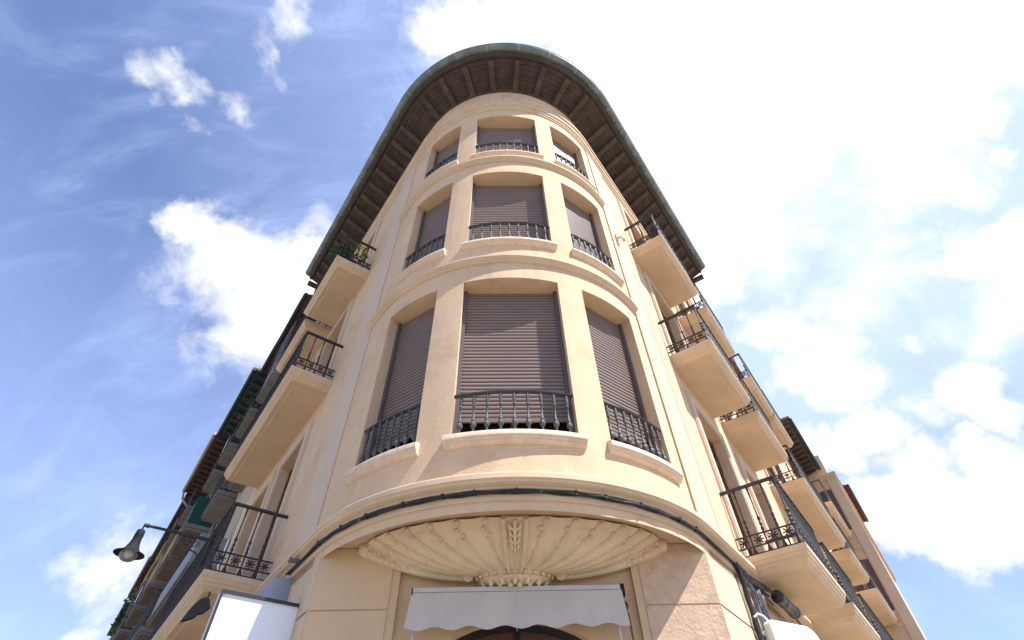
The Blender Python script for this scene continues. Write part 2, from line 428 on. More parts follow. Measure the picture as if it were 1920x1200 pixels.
# ------------------------------------------------------------------ ground
g = MB(); g.poly([(-900, -900, 0), (900, -900, 0), (900, 900, 0), (-900, 900, 0)])
tag(g.build('ground', M_GROUND), kind='structure')
g = MB()
pv = [W(u, 1.6, -EYE) for u in us_range(U('L', 40), U('R', 40))]
pin = [W(u, -0.2, -EYE) for u in us_range(U('L', 40), U('R', 40))]
rows = [[Vector((a.x, a.y, 0.13)), Vector((b.x, b.y, 0.13)), Vector((b.x, b.y, 0.004))] for a, b in zip(pin, pv)]
g.grid(rows)
tag(g.build('pavement', M_PAVE), kind='structure')

# ------------------------------------------------------------------ corner building
HOUSE = thing('corner_building', 'cream rounded corner building with three rows of bay windows under a deep wooden eave', 'building', (CX, CY, 0))
S_END = 7.85
Z_SOF, Z_TOP = 2.61, 15.47
BAYS = ((-33.05, 10.45), (2.1, 15.4), (37.35, 11.15))
ROWS_ = ((3.45, 6.42, 3.84), (7.50, 10.20, 7.62), (11.15, 13.48, 11.25))
FLOOR = {1: 3.0, 2: 6.95, 3: 10.55}
DEPTH = {1: 0.89, 2: 0.86, 3: 0.83}
# doors on the straight facades: side, s0, s1, level
DOORS = []
for lv in (1, 2, 3):
    for side, a, b in (('L', 3.0, 4.45), ('L', 5.15, 6.5), ('R', 2.1, 3.55), ('R', 4.85, 6.3)):
        if lv == 3 and side == 'L' and a == 3.0: a, b = 2.85, 4.1
        DOORS.append((side, a, b, lv))

wall = MB()
ops = []
for pc, h in BAYS:
    for z0, z1, zb in ROWS_: ops.append((pc - h, pc + h, z0, z1))
for side, a, b, lv in DOORS:
    u0, u1 = sorted((U(side, a), U(side, b)))
    ops.append((u0, u1, FLOOR[lv] + 0.02, FLOOR[lv] + 3.0))
us = sorted(set([round(u, 4) for u in us_range(U('L', S_END), U('R', S_END), 2.0)] + [round(v, 4) for o in ops for v in o[:2]]))
zs = sorted(set([2.5, Z_TOP] + [round(v, 4) for o in ops for v in o[2:]]))
vid = {}
def wv(i, j):
    if (i, j) not in vid: vid[i, j] = wall.pt(W(us[i], 0, zs[j]))
    return vid[i, j]
for i in range(len(us) - 1):
    for j in range(len(zs) - 1):
        um, zm = (us[i] + us[i + 1]) / 2, (zs[j] + zs[j + 1]) / 2
        if any(o[0] < um < o[1] and o[2] < zm < o[3] for o in ops): continue
        wall.f.append([wv(i, j), wv(i + 1, j), wv(i + 1, j + 1), wv(i, j + 1)])
def frame(pc, h, depth=0.20):
    d = RW * math.cos(R(h)) - depth; w = RW * math.sin(R(h))
    def L(x, dd, z):
        p = CC + nrm(pc) * (d + dd) + tan_(pc) * x
        return Vector((p.x, p.y, z + EYE))
    return w, L
for pc, h in BAYS:
    for z0, z1, zb in ROWS_:
        w, L = frame(pc, h)
        arcu = [u for u in us if pc - h - 1e-3 <= u <= pc + h + 1e-3]
        for z in (z0, z1): wall.poly([W(u, 0, z) for u in arcu] + [L(w, -.17, z), L(-w, -.17, z)])
        for s_ in (-1, 1): wall.poly([W(pc + s_ * h, 0, z0), W(pc + s_ * h, 0, z1), L(s_ * w, -.17, z1), L(s_ * w, -.17, z0)])
for side, a, b, lv in DOORS:
    z0, z1 = FLOOR[lv] + 0.02, FLOOR[lv] + 3.0
    for z in (z0, z1): wall.poly([PW(side, a, 0, z), PW(side, b, 0, z), PW(side, b, -0.24, z), PW(side, a, -0.24, z)])
    for s in (a, b): wall.poly([PW(side, s, 0, z0), PW(side, s, 0, z1), PW(side, s, -0.24, z1), PW(side, s, -0.24, z0)])
wall.build('wall', M_STUCCO, HOUSE, 30)

# pilasters with thin brown edge strips on the right one
for side, s0, s1, zt in (('L', 0.36, 1.15, 13.9), ('R', 0.06, 0.90, 13.9)):
    b = MB(); wbox(b, side, s0, s1, 0.001, 0.022, 2.85, zt); p_ = b.build('pilaster', M_PIL if side == 'L' else M_TRIM, HOUSE)
    if side == 'R':
        b = MB()
        for s in (s0, s1): wbox(b, side, s - 0.014, s + 0.014, 0.0225, 0.026, 2.85, zt)
        b.build('edge_line', M_LINE, p_)

# string course, bands, cornice
def moulding(name, u0, u1, prof, m_=None, da=1.6):
    b = MB(); sweep(b, us_range(u0, u1, da), prof, closed=True, caps=True)
    return b.build(name, m_ or M_TRIM, HOUSE, 28)
moulding('string_course', U('L', S_END), U('R', S_END),
         [(-0.05, 2.872), (0.0, 2.872), (0.134, 2.862), (0.142, 2.85), (0.142, 2.795), (0.12, 2.785), (0.115, 2.76), (0.085, 2.75), (0.06, 2.735), (0.05, 2.715), (0.03, 2.708), (0.028, 2.60), (-0.05, 2.60)])
moulding('bay_band', U('L', 0.48), U('R', 0.03),
         [(0.001, 6.965), (0.03, 6.965), (0.092, 6.957), (0.10, 6.945), (0.10, 6.905), (0.08, 6.895), (0.072, 6.865), (0.05, 6.855), (0.035, 6.825), (0.001, 6.815)])
moulding('bay_band', U('L', 0.48), U('R', 0.03),
         [(0.001, 10.85), (0.03, 10.85), (0.092, 10.84), (0.10, 10.825), (0.10, 10.775), (0.08, 10.762), (0.072, 10.725), (0.05, 10.712), (0.035, 10.675), (0.001, 10.665)])
moulding('cornice', U('L', S_END), U('R', S_END),
         [(0.001, 14.42), (0.06, 14.42), (0.13, 14.40), (0.14, 14.37), (0.14, 14.27), (0.105, 14.25), (0.095, 14.17), (0.095, 14.10), (0.06, 14.085), (0.06, 13.99), (0.035, 13.975), (0.03, 13.91), (0.001, 13.90)])
# wooden plate where the wall meets the eave
b = MB(); sweep(b, us_range(U('L', S_END), U('R', S_END), 2.5), [(-0.03, 15.33), (0.05, 15.35), (0.06, 15.52), (-0.03, 15.52)], closed=True); b.build('wall_plate', M_RAFTER, HOUSE)
# relief ornament on the frieze above the middle window
b = MB()
def onface(u, off, z): return W(u, off, z)
for k in (-1, 0, 1):
    u0 = 2.2 + k * 7.5
    for j in range(5):
        a = -60 + j * 30
        p0 = W(u0, 0.004, 14.62); p1 = W(u0 + 2.2 * math.sin(R(a)), 0.012, 14.68 + 0.42 * math.cos(R(a)) * (1.0 if k == 0 else 0.8))
        b.tube([p0, (p0 + p1) / 2 + nrm(u0) * 0.004, p1], 0.03, 6, rs=[0.012, 0.028, 0.008])
b.build('frieze_ornament', M_TRIM, HOUSE)

# ------------------------------------------------------------------ eave, rafters, gutter, roof
eave = MB()
prof = []
nb = 7
for k in range(nb):                       # boards laid with a small step
    o0, o1 = 0.06 + 0.90 * k / nb, 0.06 + 0.90 * (k + 1) / nb
    za, zb_ = 15.50 + 0.30 * k / nb, 15.50 + 0.30 * (k + 1) / nb
    prof += [(o0, za - 0.012), (o1 - 0.012, zb_ - 0.014), (o1, zb_ + 0.006)]
prof += [(0.96, 16.0), (0.06, 15.75)]
sweep(eave, us_range(U('L', S_END), U('R', S_END), 2.5), prof, closed=True)
EAVE = eave.build('eave', M_WOOD, HOUSE, 25)
raft_u = [7.7 + 12.35 * k for k in range(-4, 4)] + [U('R', 0.48 + 0.573 * k) for k in range(0, 13)] + [U('L', 0.45 + 0.573 * k) for k in range(0, 13)]
for u in raft_u:
    b = MB()
    t = tan_(min(max(u, PL), PR)) * 0.075
    for sgn in (0,):
        pr = [(0.0, 15.33), (0.64, 15.53), (0.75, 15.59), (0.79, 15.67), (0.79, 15.78), (0.0, 15.52)]
        A = [W(u, o, z) - t for o, z in pr]; B = [W(u, o, z) + t for o, z in pr]
        b.poly(A); b.poly(B[::-1])
        for i in range(len(pr)):
            j = (i + 1) % len(pr); b.poly([A[i], A[j], B[j], B[i]])
    b.build('rafter', M_RAFTER, EAVE, 20)
# drip board behind the gutter
b = MB(); sweep(b, us_range(U('L', S_END), U('R', S_END), 2.5), [(0.84, 15.72), (0.90, 15.70), (0.915, 15.80), (0.915, 15.9), (0.89, 15.9), (0.87, 15.84)], closed=True)
b.build('drip_board', M_WOOD, HOUSE, 25)
gc, gr = (1.01, 16.02), 0.13
gp = [(gc[0] + gr * math.cos(R(a)), gc[1] + gr * math.sin(R(a))) for a in range(-180, 1, 15)]
gp += [(gc[0] + gr + 0.012, gc[1] + 0.012), (gc[0] + gr, gc[1] + 0.024), (gc[0] + gr - 0.012, gc[1] + 0.012)] + [(gc[0] + 0.117 * math.cos(R(a)), gc[1] + 0.117 * math.sin(R(a))) for a in range(0, -181, -20)]
b = MB(); sweep(b, us_range(U('L', S_END + 0.04), U('R', S_END + 0.04), 2.0), gp, closed=True)
GUT = b.build('gutter', M_GUT, HOUSE, 40)
jp = [(gc[0] + (gr + 0.006) * math.cos(R(a)), gc[1] + (gr + 0.006) * math.sin(R(a))) for a in range(-180, 1, 15)] + [(gc[0] + (gr - 0.004) * math.cos(R(a)), gc[1] + (gr - 0.004) * math.sin(R(a))) for a in range(0, -181, -15)]
ju = [U('L', 0.2 + 0.88 * k) for k in range(9)] + [-46 + 13.4 * k for k in range(8)] + [U('R', 0.2 + 0.88 * k) for k in range(9)]
for u in ju:
    du = 0.02 if (u < PL or u > PR) else 0.32
    b = MB(); sweep(b, [u - du, u + du], jp, closed=True); b.build('gutter_joint', M_JOINT, GUT)
for k in range(26):
    u = U('L', 0.1 + 0.6 * k) if k < 13 else U('R', 0.1 + 0.6 * (k - 13))
    b = MB(); b.tube([W(u, 0.90, 15.84), W(u, 0.98, 15.86), W(u, 1.04, 15.90)], 0.012, 4)
    b.build('gutter_bracket', M_BLACK, GUT)
# roof of clay tiles
b = MB()
rows = [[W(u, 0.90, 15.99), W(u, -0.6, 16.5), W(u, -2.2, 17.1), W(u, -2.75, 17.15)] for u in us_range(U('L', S_END), U('R', S_END), 2.0)]
b.grid(rows)
for side in 'LR': b.poly([PW(side, S_END, 0.90, 15.98), PW(side, S_END, -2.2, 17.09), PW(side, S_END, -2.2, 15.4), PW(side, S_END, 0.0, 15.45)])
b.build('roof', M_TILE, HOUSE, 30)
# verge boards at the two ends of the eave
for side in 'LR':
    b2 = MB(); wbox(b2, side, S_END - 0.02, S_END + 0.08, 0.02, 0.90, 15.42, 15.62); b2.build('verge_board', M_RAFTER, HOUSE)

# ------------------------------------------------------------------ bay windows
BAL = [(0.022, 0.0), (0.024, 0.02), (0.012, 0.05), (0.012, 0.20), (0.020, 0.22), (0.031, 0.26), (0.031, 0.31), (0.018, 0.345), (0.023, 0.37), (0.022, 0.40), (0.011, 0.43), (0.011, 0.70), (0.018, 0.715), (0.018, 0.74), (0.011, 0.76), (0.019, 0.80), (0.019, 1.0)]
def baluster(mb, base, h, prof=BAL, seg=7, k=1.0):
    mb.lathe(base, (0, 0, 1), [(r * k, q * h) for r, q in prof], seg)
for wi, (pc, h) in enumerate(BAYS):
    for ri, (z0, z1, zb) in enumerate(ROWS_):
        w, L = frame(pc, h)
        if ri == 2 and wi == 2: zb = 12.05
        fr = MB()
        def lbox(mb, x0, x1, d0, d1, za, zc): mb.box8([L(x, d, z) for z in (za, zc) for x, d in ((x0, d0), (x1, d0), (x1, d1), (x0, d1))])
        gd = 0.055
        lbox(fr, -w + 0.003, -w + gd, -0.10, 0.018, z0 + 0.003, z1 - 0.003)
        lbox(fr, w - gd, w - 0.003, -0.10, 0.018, z0 + 0.003, z1 - 0.003)
        lbox(fr, -w + gd, w - gd, -0.10, -0.075, z1 - 0.1, z1 - 0.003)
        lbox(fr, -w + gd, w - gd, -0.16, -0.105, z0 + 0.003, z0 + 0.09)
        lbox(fr, -0.04, 0.04, -0.16, -0.105, z0 + 0.09, z1 - 0.1)
        win = fr.build('window', M_FRAME, HOUSE)
        gl = MB(); gl.poly([L(-w + gd, -0.14, z0 + 0.09), L(w - gd, -0.14, z0 + 0.09), L(w - gd, -0.14, z1), L(-w + gd, -0.14, z1)])
        gl.build('pane', M_GLASS, win)
        sh = MB(); rows = []
        pitch = 0.066; z = z1 - 0.004
        xs = (-w + gd - 0.01, w - gd + 0.01)
        while z > zb + 0.07:
            for dz, dd in ((0, -0.014), (0.006, -0.004), (0.018, 0.004), (0.034, 0.006), (0.050, 0.002), (0.057, -0.014)):
                rows.append([L(xs[0], dd - 0.03, z - dz), L(xs[1], dd - 0.03, z - dz)])
            z -= pitch
        rows += [[L(xs[0], -0.03, z), L(xs[1], -0.03, z)], [L(xs[0], -0.022, z - 0.005), L(xs[1], -0.022, z - 0.005)], [L(xs[0], -0.022, zb), L(xs[1], -0.022, zb)], [L(xs[0], -0.05, zb), L(xs[1], -0.05, zb)]]
        sh.grid(rows); sh.build('roller_shutter', M_SHUT, win, 50)
        # moulded sill
        sl = MB(); e0 = 1.4 if wi == 1 else 1.3
        zt = z0 - 0.01
        hh = (0.135, 0.125, 0.115)[ri]
        sweep(sl, us_range(pc - h - e0, pc + h + e0, 1.8), [(0.001, zt + 0.03), (0.06, zt + 0.012), (0.085, zt), (0.09, zt - 0.012), (0.09, zt - hh * .46), (0.075, zt - hh * .52), (0.075, zt - hh * .64), (0.055, zt - hh * .74), (0.055, zt - hh * .88), (0.035, zt - hh), (0.001, zt - hh - .01)], closed=True)
        sl.build('sill', M_SILL, win, 28)
        gr_ = MB(); n = 9 if wi == 1 else 8
        zr = z0 + 0.64
        ro = -0.045
        for k in range(n):
            u = pc - h + 2 * h * (k + 0.5) / n
            baluster(gr_, W(u, ro, z0 - 0.005), zr - z0, k=1.2)
        sweep(gr_, us_range(pc - h - (0.25 if wi == 1 else 0), pc + h + (0.1 if wi == 1 else 0), 1.5), [(ro - 0.03, zr), (ro + 0.03, zr), (ro + 0.036, zr + 0.012), (ro + 0.02, zr + 0.028), (ro - 0.02, zr + 0.028)], closed=True)
        gr_.build('guard_rail', M_BARS, win, 40)

# ------------------------------------------------------------------ balcony doors on the straight facades
def door(parent, side, a, b, z0, z1, wood=None, trim=True, deep=-0.24):
    wood = wood or M_DOOR
    f = MB()
    for x0, x1 in ((a + .005, a + .08), ((a + b) / 2 - .06, (a + b) / 2 + .06), (b - .08, b - .005)): wbox(f, side, x0, x1, deep + .002, deep + .08, z0 + .01, z1 - .01)
    for z in (z0 + .01, z0 + 0.75, z1 - 0.62, z1 - .1):
        for x0, x1 in ((a + .08, (a + b) / 2 - .06), ((a + b) / 2 + .06, b - .08)): wbox(f, side, x0, x1, deep + .004, deep + .07, z, z + 0.09)
    d = f.build('balcony_door', wood, parent)
    q = MB(); q.poly([PW(side, a, deep + .03, z0), PW(side, b, deep + .03, z0), PW(side, b, deep + .03, z1), PW(side, a, deep + .03, z1)]); q.build('pane', M_GLASS, d)
    if trim:
        t = MB()
        wbox(t, side, a - .24, a, .001, .04, z0, z1 + .24); wbox(t, side, b, b + .24, .001, .04, z0, z1 + .24); wbox(t, side, a, b, .001, .04, z1, z1 + .24)
        wbox(t, side, a - .20, a - .045, .0405, .055, z0, z1 + .045); wbox(t, side, b + .045, b + .20, .0405, .055, z0, z1 + .045); wbox(t, side, a - .20, b + .20, .0405, .055, z1 + .046, z1 + .2)
        t.build('door_surround', M_PIL, d)
    return d
for side, a, b, lv in DOORS: door(HOUSE, side, a, b, FLOOR[lv] + 0.02, FLOOR[lv] + 3.0)

# ------------------------------------------------------------------ balconies
RODP = [(0.026, 0.0), (0.032, 0.03), (0.016, 0.09), (0.010, 0.14), (0.012, 0.27), (0.022, 0.285), (0.012, 0.31), (0.020, 0.335), (0.020, 0.35), (0.010, 0.375), (0.019, 0.41), (0.010, 0.445), (0.021, 0.49), (0.010, 0.53), (0.009, 0.80), (0.013, 0.90), (0.013, 0.94), (0.017, 0.955), (0.017, 1.0)]
RODS = [(0.016, 0.0), (0.010, 0.12), (0.016, 0.32), (0.010, 0.40), (0.018, 0.47), (0.009, 0.54), (0.009, 1.0)]
def slab(side, s0, s1, z, depth, extra=1.0):
    b = MB()
    P_ = [(0, 0), (0, -.075), (.018, -.09), (.028, -.125), (.055, -.145), (.055, -.175), (.085, -.195), (.105, -.235), (.12, -.245)]
    rows = []
    for i, dz in P_: rows.append([PW(side, s0 + i, 0.0, z + dz), PW(side, s0 + i, depth - i, z + dz), PW(side, s1 - i, depth - i, z + dz), PW(side, s1 - i, 0.0, z + dz)])
    b.grid(rows)
    b.poly(rows[0]); i = .12; zz = z - .245
    # soffit with a shallow sunk border line
    j = .30; k = .315
    o = [(s0 + i, 0.0), (s0 + i, depth - i), (s1 - i, depth - i), (s1 - i, 0.0)]
    m1 = [(s0 + j, 0.0), (s0 + j, depth - j + .1), (s1 - j, depth - j + .1), (s1 - j, 0.0)]
    m2 = [(s0 + k, 0.0), (s0 + k, depth - k + .1), (s1 - k, depth - k + .1), (s1 - k, 0.0)]
    b.grid([[PW(side, s, q, zz) for s, q in o], [PW(side, s, q, zz) for s, q in m1], [PW(side, s, q, zz - .012) for s, q in m2]])
    b.poly([PW(side, s, q, zz - .012) for s, q in m2])
    return b
def railing(side, s0, s1, z, depth, h=1.02, gap=0.19, simple=False, rosette=True):
    b = MB(); e = 0.05
    pts = [PW(side, s0 + e, 0.0, z), PW(side, s0 + e, depth - e, z), PW(side, s1 - e, depth - e, z), PW(side, s1 - e, 0.0, z)]
    prof = RODS if simple else RODP
    up = Vector((0, 0, 1))
    for a, c in zip(pts, pts[1:]):
        d = (c - a); ln = d.length; dn = d.normalized(); sd = dn.cross(up)
        n = max(2, round(ln / gap)); st = ln / n
        def bar(zc, hh, ww, x0=0.0, x1=0.0):
            b.box8([a + dn * (q * ln + (x0 if q == 0 else x1)) + sd * w_ + up * zz for zz in (zc - hh / 2, zc + hh / 2) for q, w_ in ((0, -ww / 2), (1, -ww / 2), (1, ww / 2), (0, ww / 2))])
        ww = .002
        bar(h, .034, .06, -.02 if a is not pts[0] else 0, .02 if c is not pts[-1] else 0)
        bar(.02, .018, .04)
        bar(.13, .016, .028); bar(.29, .016, .028)
        for k in range(n + 1 if c is pts[-1] else n):
            if k == 0 and a is pts[0]: continue
            p = a + dn * st * k
            corner = (k == 0)
            b.lathe(p, (0, 0, 1), [(r * (1.75 if corner else 1.25), q * (h - .012)) for r, q in prof], 5 if simple else 6)
        if rosette and not simple:
            for k in range(n):
                c0 = a + dn * st * (k + .5) + up * .21
                for t in range(4):
                    v = dn * math.cos(R(45 * t)) + up * math.sin(R(45 * t))
                    b.tube([c0 - v * .072, c0 + v * .072], .011, 4)
                b.ball(c0, .026, 5, sd, .5)
    return b
def balcony(parent, side, s0, s1, z, depth, simple=False, slab_m=None, rail_m=None, gap=0.19):
    sb = slab(side, s0, s1, z, depth).build('balcony', slab_m or M_TRIM, parent, 30)
    railing(side, s0, s1, z, depth, simple=simple, gap=gap).build('railing', rail_m or M_IRON, sb, 40)
    return sb
for side, s0, s1, lv in (('R', 1.72, 4.05, 1), ('R', 1.60, 3.92, 2), ('R', 1.46, 3.76, 3), ('R', 4.66, 7.0, 1), ('R', 4.45, 6.72, 2), ('R', 4.38, 6.67, 3),
                         ('L', 2.28, 7.0, 1), ('L', 2.28, 7.1, 2), ('L', 2.09, 4.38, 3), ('L', 4.60, 7.05, 3)):
    dd = DEPTH[lv] - (0.06 if (side == 'L' and s0 == 4.60) else 0) + (.06 if (side == 'L' and s0 == 2.09) else 0)
    balcony(HOUSE, side, s0, s1, FLOOR[lv], dd, rail_m=M_RUST if (side, lv) == ('L', 1) else M_IRON)
# ------------------------------------------------------------------ chamfered ground floor
GL, GR = Vector((-2.30, 5.887, 0)), Vector((2.19, 6.026, 0))
ge = (GR - GL).normalized(); gn = Vector((ge.y, -ge.x, 0)); GO = GL + ge * 2.215
XL, XR = -2.215, (GR - GO).dot(ge)
def G(X, d, z):
    p = GO + ge * X + gn * d
    return Vector((p.x, p.y, z + EYE))
def gbox(mb, x0, x1, d0, d1, z0, z1):
    mb.box8([G(x, d, z) for z in (z0, z1) for x, d in ((x0, d0), (x1, d0), (x1, d1), (x0, d1))])
GB = -EYE + 0.1
gw = MB()
# arched doorway in the recess
ax, az, aw, ah, rc = 0.05, 1.19, 1.05, 0.66, -0.07
arch = [(ax + aw * math.cos(R(a)), az + ah * math.sin(R(a))) for a in range(180, -1, -9)]
rx0, rx1 = -1.26, 1.365
top = [(rx0, Z_SOF)] + [(rx0 + (rx1 - rx0) * i / 20, Z_SOF) for i in range(1, 20)] + [(rx1, Z_SOF)]
for (a0, a1), (t0, t1) in zip(zip(arch, arch[1:]), zip(top, top[1:])):
    gw.poly([G(a0[0], rc, a0[1]), G(a1[0], rc, a1[1]), G(t1[0], rc, t1[1]), G(t0[0], rc, t0[1])])
gw.poly([G(rx0, rc, GB), G(ax - aw, rc, GB), G(ax - aw, rc, az), G(rx0, rc, Z_SOF)])
gw.poly([G(rx1, rc, GB), G(ax + aw, rc, GB), G(ax + aw, rc, az), G(rx1, rc, Z_SOF)])
full = [(ax - aw, GB)] + arch + [(ax + aw, GB)]
gw.grid([[G(x, rc, z) for x, z in full], [G(x, rc - .22, z) for x, z in full]])
for x in (rx0, rx1): gw.poly([G(x, 0, GB), G(x, 0, Z_SOF), G(x, rc, Z_SOF), G(x, rc, GB)])
gw.poly([G(XL, 0, GB), G(rx0, 0, GB), G(rx0, 0, Z_SOF), G(XL, 0, Z_SOF)])
GW = gw.build('ground_floor_wall', M_SOFF, HOUSE, 30)
for side, e_ in (('L', GL), ('R', GR)):
    b = MB()
    q0 = G(XL if side == 'L' else XR, 0, 0)
    for z0, z1 in ((GB, 1.935), (1.955, Z_SOF)):
        P_ = [q0 if False else Vector((q0.x, q0.y, z + EYE)) for z in (z0, z1)]
        b.poly([P_[0], PW(side, 0.12, 0.0, z0), PW(side, 0.12, 0.0, z1), P_[1]])
        b.poly([PW(side, 0.12, 0.0, z0), PW(side, S_END, 0.0, z0), PW(side, S_END, 0.0, z1), PW(side, 0.12, 0.0, z1)])
    b.poly([Vector((q0.x, q0.y, 1.93 + EYE)) + NW(side) * -.018, PW(side, S_END, -.018, 1.93), PW(side, S_END, -.018, 1.96), Vector((q0.x, q0.y, 1.96 + EYE)) + NW(side) * -.018])
    b.build('side_wall', M_SMOOTH, HOUSE, 30)
# rendered blocks of the piers, with a joint between the courses
for x0, x1, mm in ((XL + .02, rx0 - .09, M_SOFF), (rx1 + .09, XR - .002, M_ROUGH)):
    for z0, z1 in ((GB, 1.935), (1.952, Z_SOF - .012)):
        b = MB(); gbox(b, x0, x1, .001, .014, z0, z1); b.build('pier_block', mm, GW)
b = MB(); gbox(b, rx1, XR, -.2, .0, GB, Z_SOF); b.build('pier', M_SOFF, GW)
# soffit under the bay
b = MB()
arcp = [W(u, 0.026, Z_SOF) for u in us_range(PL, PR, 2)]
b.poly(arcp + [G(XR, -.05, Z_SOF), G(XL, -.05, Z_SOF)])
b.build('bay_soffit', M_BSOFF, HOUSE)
# arched door
f = MB()
for k in (0, 1):
    s_ = 1 - .075 * (1 + k * 0)
inn = [(ax + (aw - .08) * math.cos(R(a)), az + (ah - .08) * math.sin(R(a))) for a in range(180, -1, -9)]
ring = [[G(x, rc - .12, z) for x, z in full], [G(x, rc - .12, z) for x, z in [(ax - aw + .08, GB)] + inn + [(ax + aw - .08, GB)]], [G(x, rc - .17, z) for x, z in [(ax - aw + .08, GB)] + inn + [(ax + aw - .08, GB)]]]
f.grid(ring)
gbox(f, ax - .03, ax + .03, rc - .17, rc - .13, GB, az + ah - .08)
gbox(f, ax - aw + .08, ax + aw - .08, rc - .17, rc - .128, az - .6, az - .52)
DR = f.build('arched_door', M_BLACK, HOUSE)
b = MB(); b.poly([G(x, rc - .15, z) for x, z in full]); b.build('pane', M_DGLASS, DR)

# ------------------------------------------------------------------ plaster shell corbel under the bay
sa, sb_, scx = 1.72, 0.77, 0.03
ribs = [180 - 180 * k / 16 for k in range(17)]
def shell_pt(th, v, lift=0.0):
    k = 1 - .735 * v
    X = scx + sa * k * math.cos(R(th)); d = max(0.0, sb_ * k * math.sin(R(th)))
    z = 2.60 - .35 * (1 - (1 - v) ** 2.0)
    nx, nd, nz_ = math.cos(R(th)) * .45, math.sin(R(th)) * .45, -.85
    return G(X + nx * lift, d + nd * lift + .003, z + nz_ * lift)
b = MB(); rows = []
nt_ = 128
for i in range(nt_ + 1):
    th = 180 - 180 * i / nt_
    ph = (i / nt_ * 16) % 1.0
    rows.append([shell_pt(th, v / 14, 0.026 * (abs(math.sin(math.pi * ph)) ** 0.7) * (1 - .35 * v / 14)) for v in range(15)])
b.grid(rows)
SHELL = b.build('shell_corbel', M_PLASTER, HOUSE, 45)
b = MB()
for k in range(1, 16):
    if k == 8: continue
    th = ribs[k]
    b.tube([shell_pt(th, v / 10, .008) for v in range(0, 11)], .012, 5, rs=[.013 - .0004 * v for v in range(11)])
    for q, (v, r) in enumerate(((.035, .034), (.13, .028), (.205, .022), (.26, .015))):
        b.ball(shell_pt(th + (1.2 if q % 2 else -.6), v, .016), r, 7, (0, 0, 1), .9)
b.build('beaded_rib', M_PLASTER, SHELL, 50)
for th, sg in ((180, -1), (0, 1)):
    b = MB()
    b.tube([shell_pt(th, v / 12, .012) + gn * .03 for v in range(13)], .04, 8, rs=[.095, .088, .078, .068, .06, .054, .05, .046, .043, .04, .038, .036, .036])
    b.tube([shell_pt(th, v / 12, -.05) + gn * .055 for v in range(6)], .02, 6, rs=[.03, .028, .026, .022, .018, .01])
    for k in range(7):
        p = shell_pt(th, .02 + k * .055, .05) + gn * (.06 + .02 * (k % 2))
        b.ball(p, .055 - .004 * k, 7, (0, 0, 1), .8)
    b.ball(shell_pt(th, .0, .0) + gn * .07 - Vector((0, 0, .035)), .085, 8)
    b.build('rim_scroll', M_PLASTER, SHELL, 50)
# keystone leaf in the middle
b = MB(); rows = []
for v in range(0, 13):
    t = v / 12; hw = .15 - .072 * t
    c = shell_pt(90, t, .0)
    out_ = gn * .45 - Vector((0, 0, .85))
    rows.append([c + ge * x * hw + out_ * o for x, o in ((-1, 0), (-1, .055), (-.82, .07), (-.66, .055), (-.6, .03), (0, .036), (.6, .03), (.66, .055), (.82, .07), (1, .055), (1, 0))])
b.grid(rows); b.poly(rows[0])
KEY = b.build('keystone', M_PLASTER, SHELL, 30)
b = MB(); out_ = gn * .45 - Vector((0, 0, .85))
spine = [shell_pt(90, t, .05) for t in (.02, .12, .25, .38, .55, .95)]
b.tube(spine, .02, 6, rs=[.02, .024, .022, .016, .010, .006])
for k in range(4):
    t = .06 + k * .09
    for sg in (-1, 1):
        p0 = shell_pt(90, t + .10, .045); p2 = shell_pt(90, t - .01, .05) + ge * sg * (.075 - .012 * k)
        b.tube([p0, (p0 + p2) / 2 + out_ * .018 + ge * sg * .012, p2], .016, 6, rs=[.006, .022 - .002 * k, .010])
b.build('acanthus_leaf', M_PLASTER, KEY, 50)
# neck with beads, volutes and pendant leaves
b = MB(); rows = []
def nk(th, r, z): return G(scx + r * .92 * math.cos(R(th)), max(0, r * .62 * math.sin(R(th))) + .002, 2.265 + (z - 2.265) * .72)
for i in range(33):
    th = 180 - 180 * i / 32
    rows.append([nk(th, r, z) for r, z in ((.475, 2.29), (.52, 2.275), (.53, 2.25), (.50, 2.235), (.46, 2.225), (.435, 2.185), (.43, 2.165), (.455, 2.155), (.46, 2.14), (.43, 2.125), (.36, 2.10), (.25, 2.06), (.12, 2.03), (0.0, 2.02))])
b.grid(rows)
NECK = b.build('corbel_neck', M_PLASTER, SHELL, 40)
b = MB()
for k in range(1, 12):
    th = 180 - 15 * k
    b.ball(nk(th, .47, 2.197), .022, 7)
for k in range(0, 9):
    th = 180 - 22.5 * k
    p0, p1, p2 = nk(th, .43, 2.13), nk(th, .39, 2.075), nk(th, .40, 2.035)
    b.tube([p0, p1, p2], .03, 7, rs=[.018, .028, .008])
    if k < 8:
        th2 = th - 11.25; b.tube([nk(th2, .40, 2.12), nk(th2, .31, 2.05), nk(th2, .29, 2.02)], .03, 6, rs=[.014, .022, .006])
for k in (-1, 1): b.ball(nk(90, .34, 2.04) + ge * .05 * k, .03, 7)
for sg in (-1, 1):
    c = G(scx + sg * .525, .08, 2.235)
    b.tube([c + ge * sg * .06 * (1 - k / 14) * math.cos(k * .75) + Vector((0, 0, .06 * (1 - k / 14) * math.sin(k * .75))) for k in range(13)], .022, 6)
    b.ball(c, .03, 7, gn)
b.build('bead_and_leaf_trim', M_PLASTER, NECK, 50)

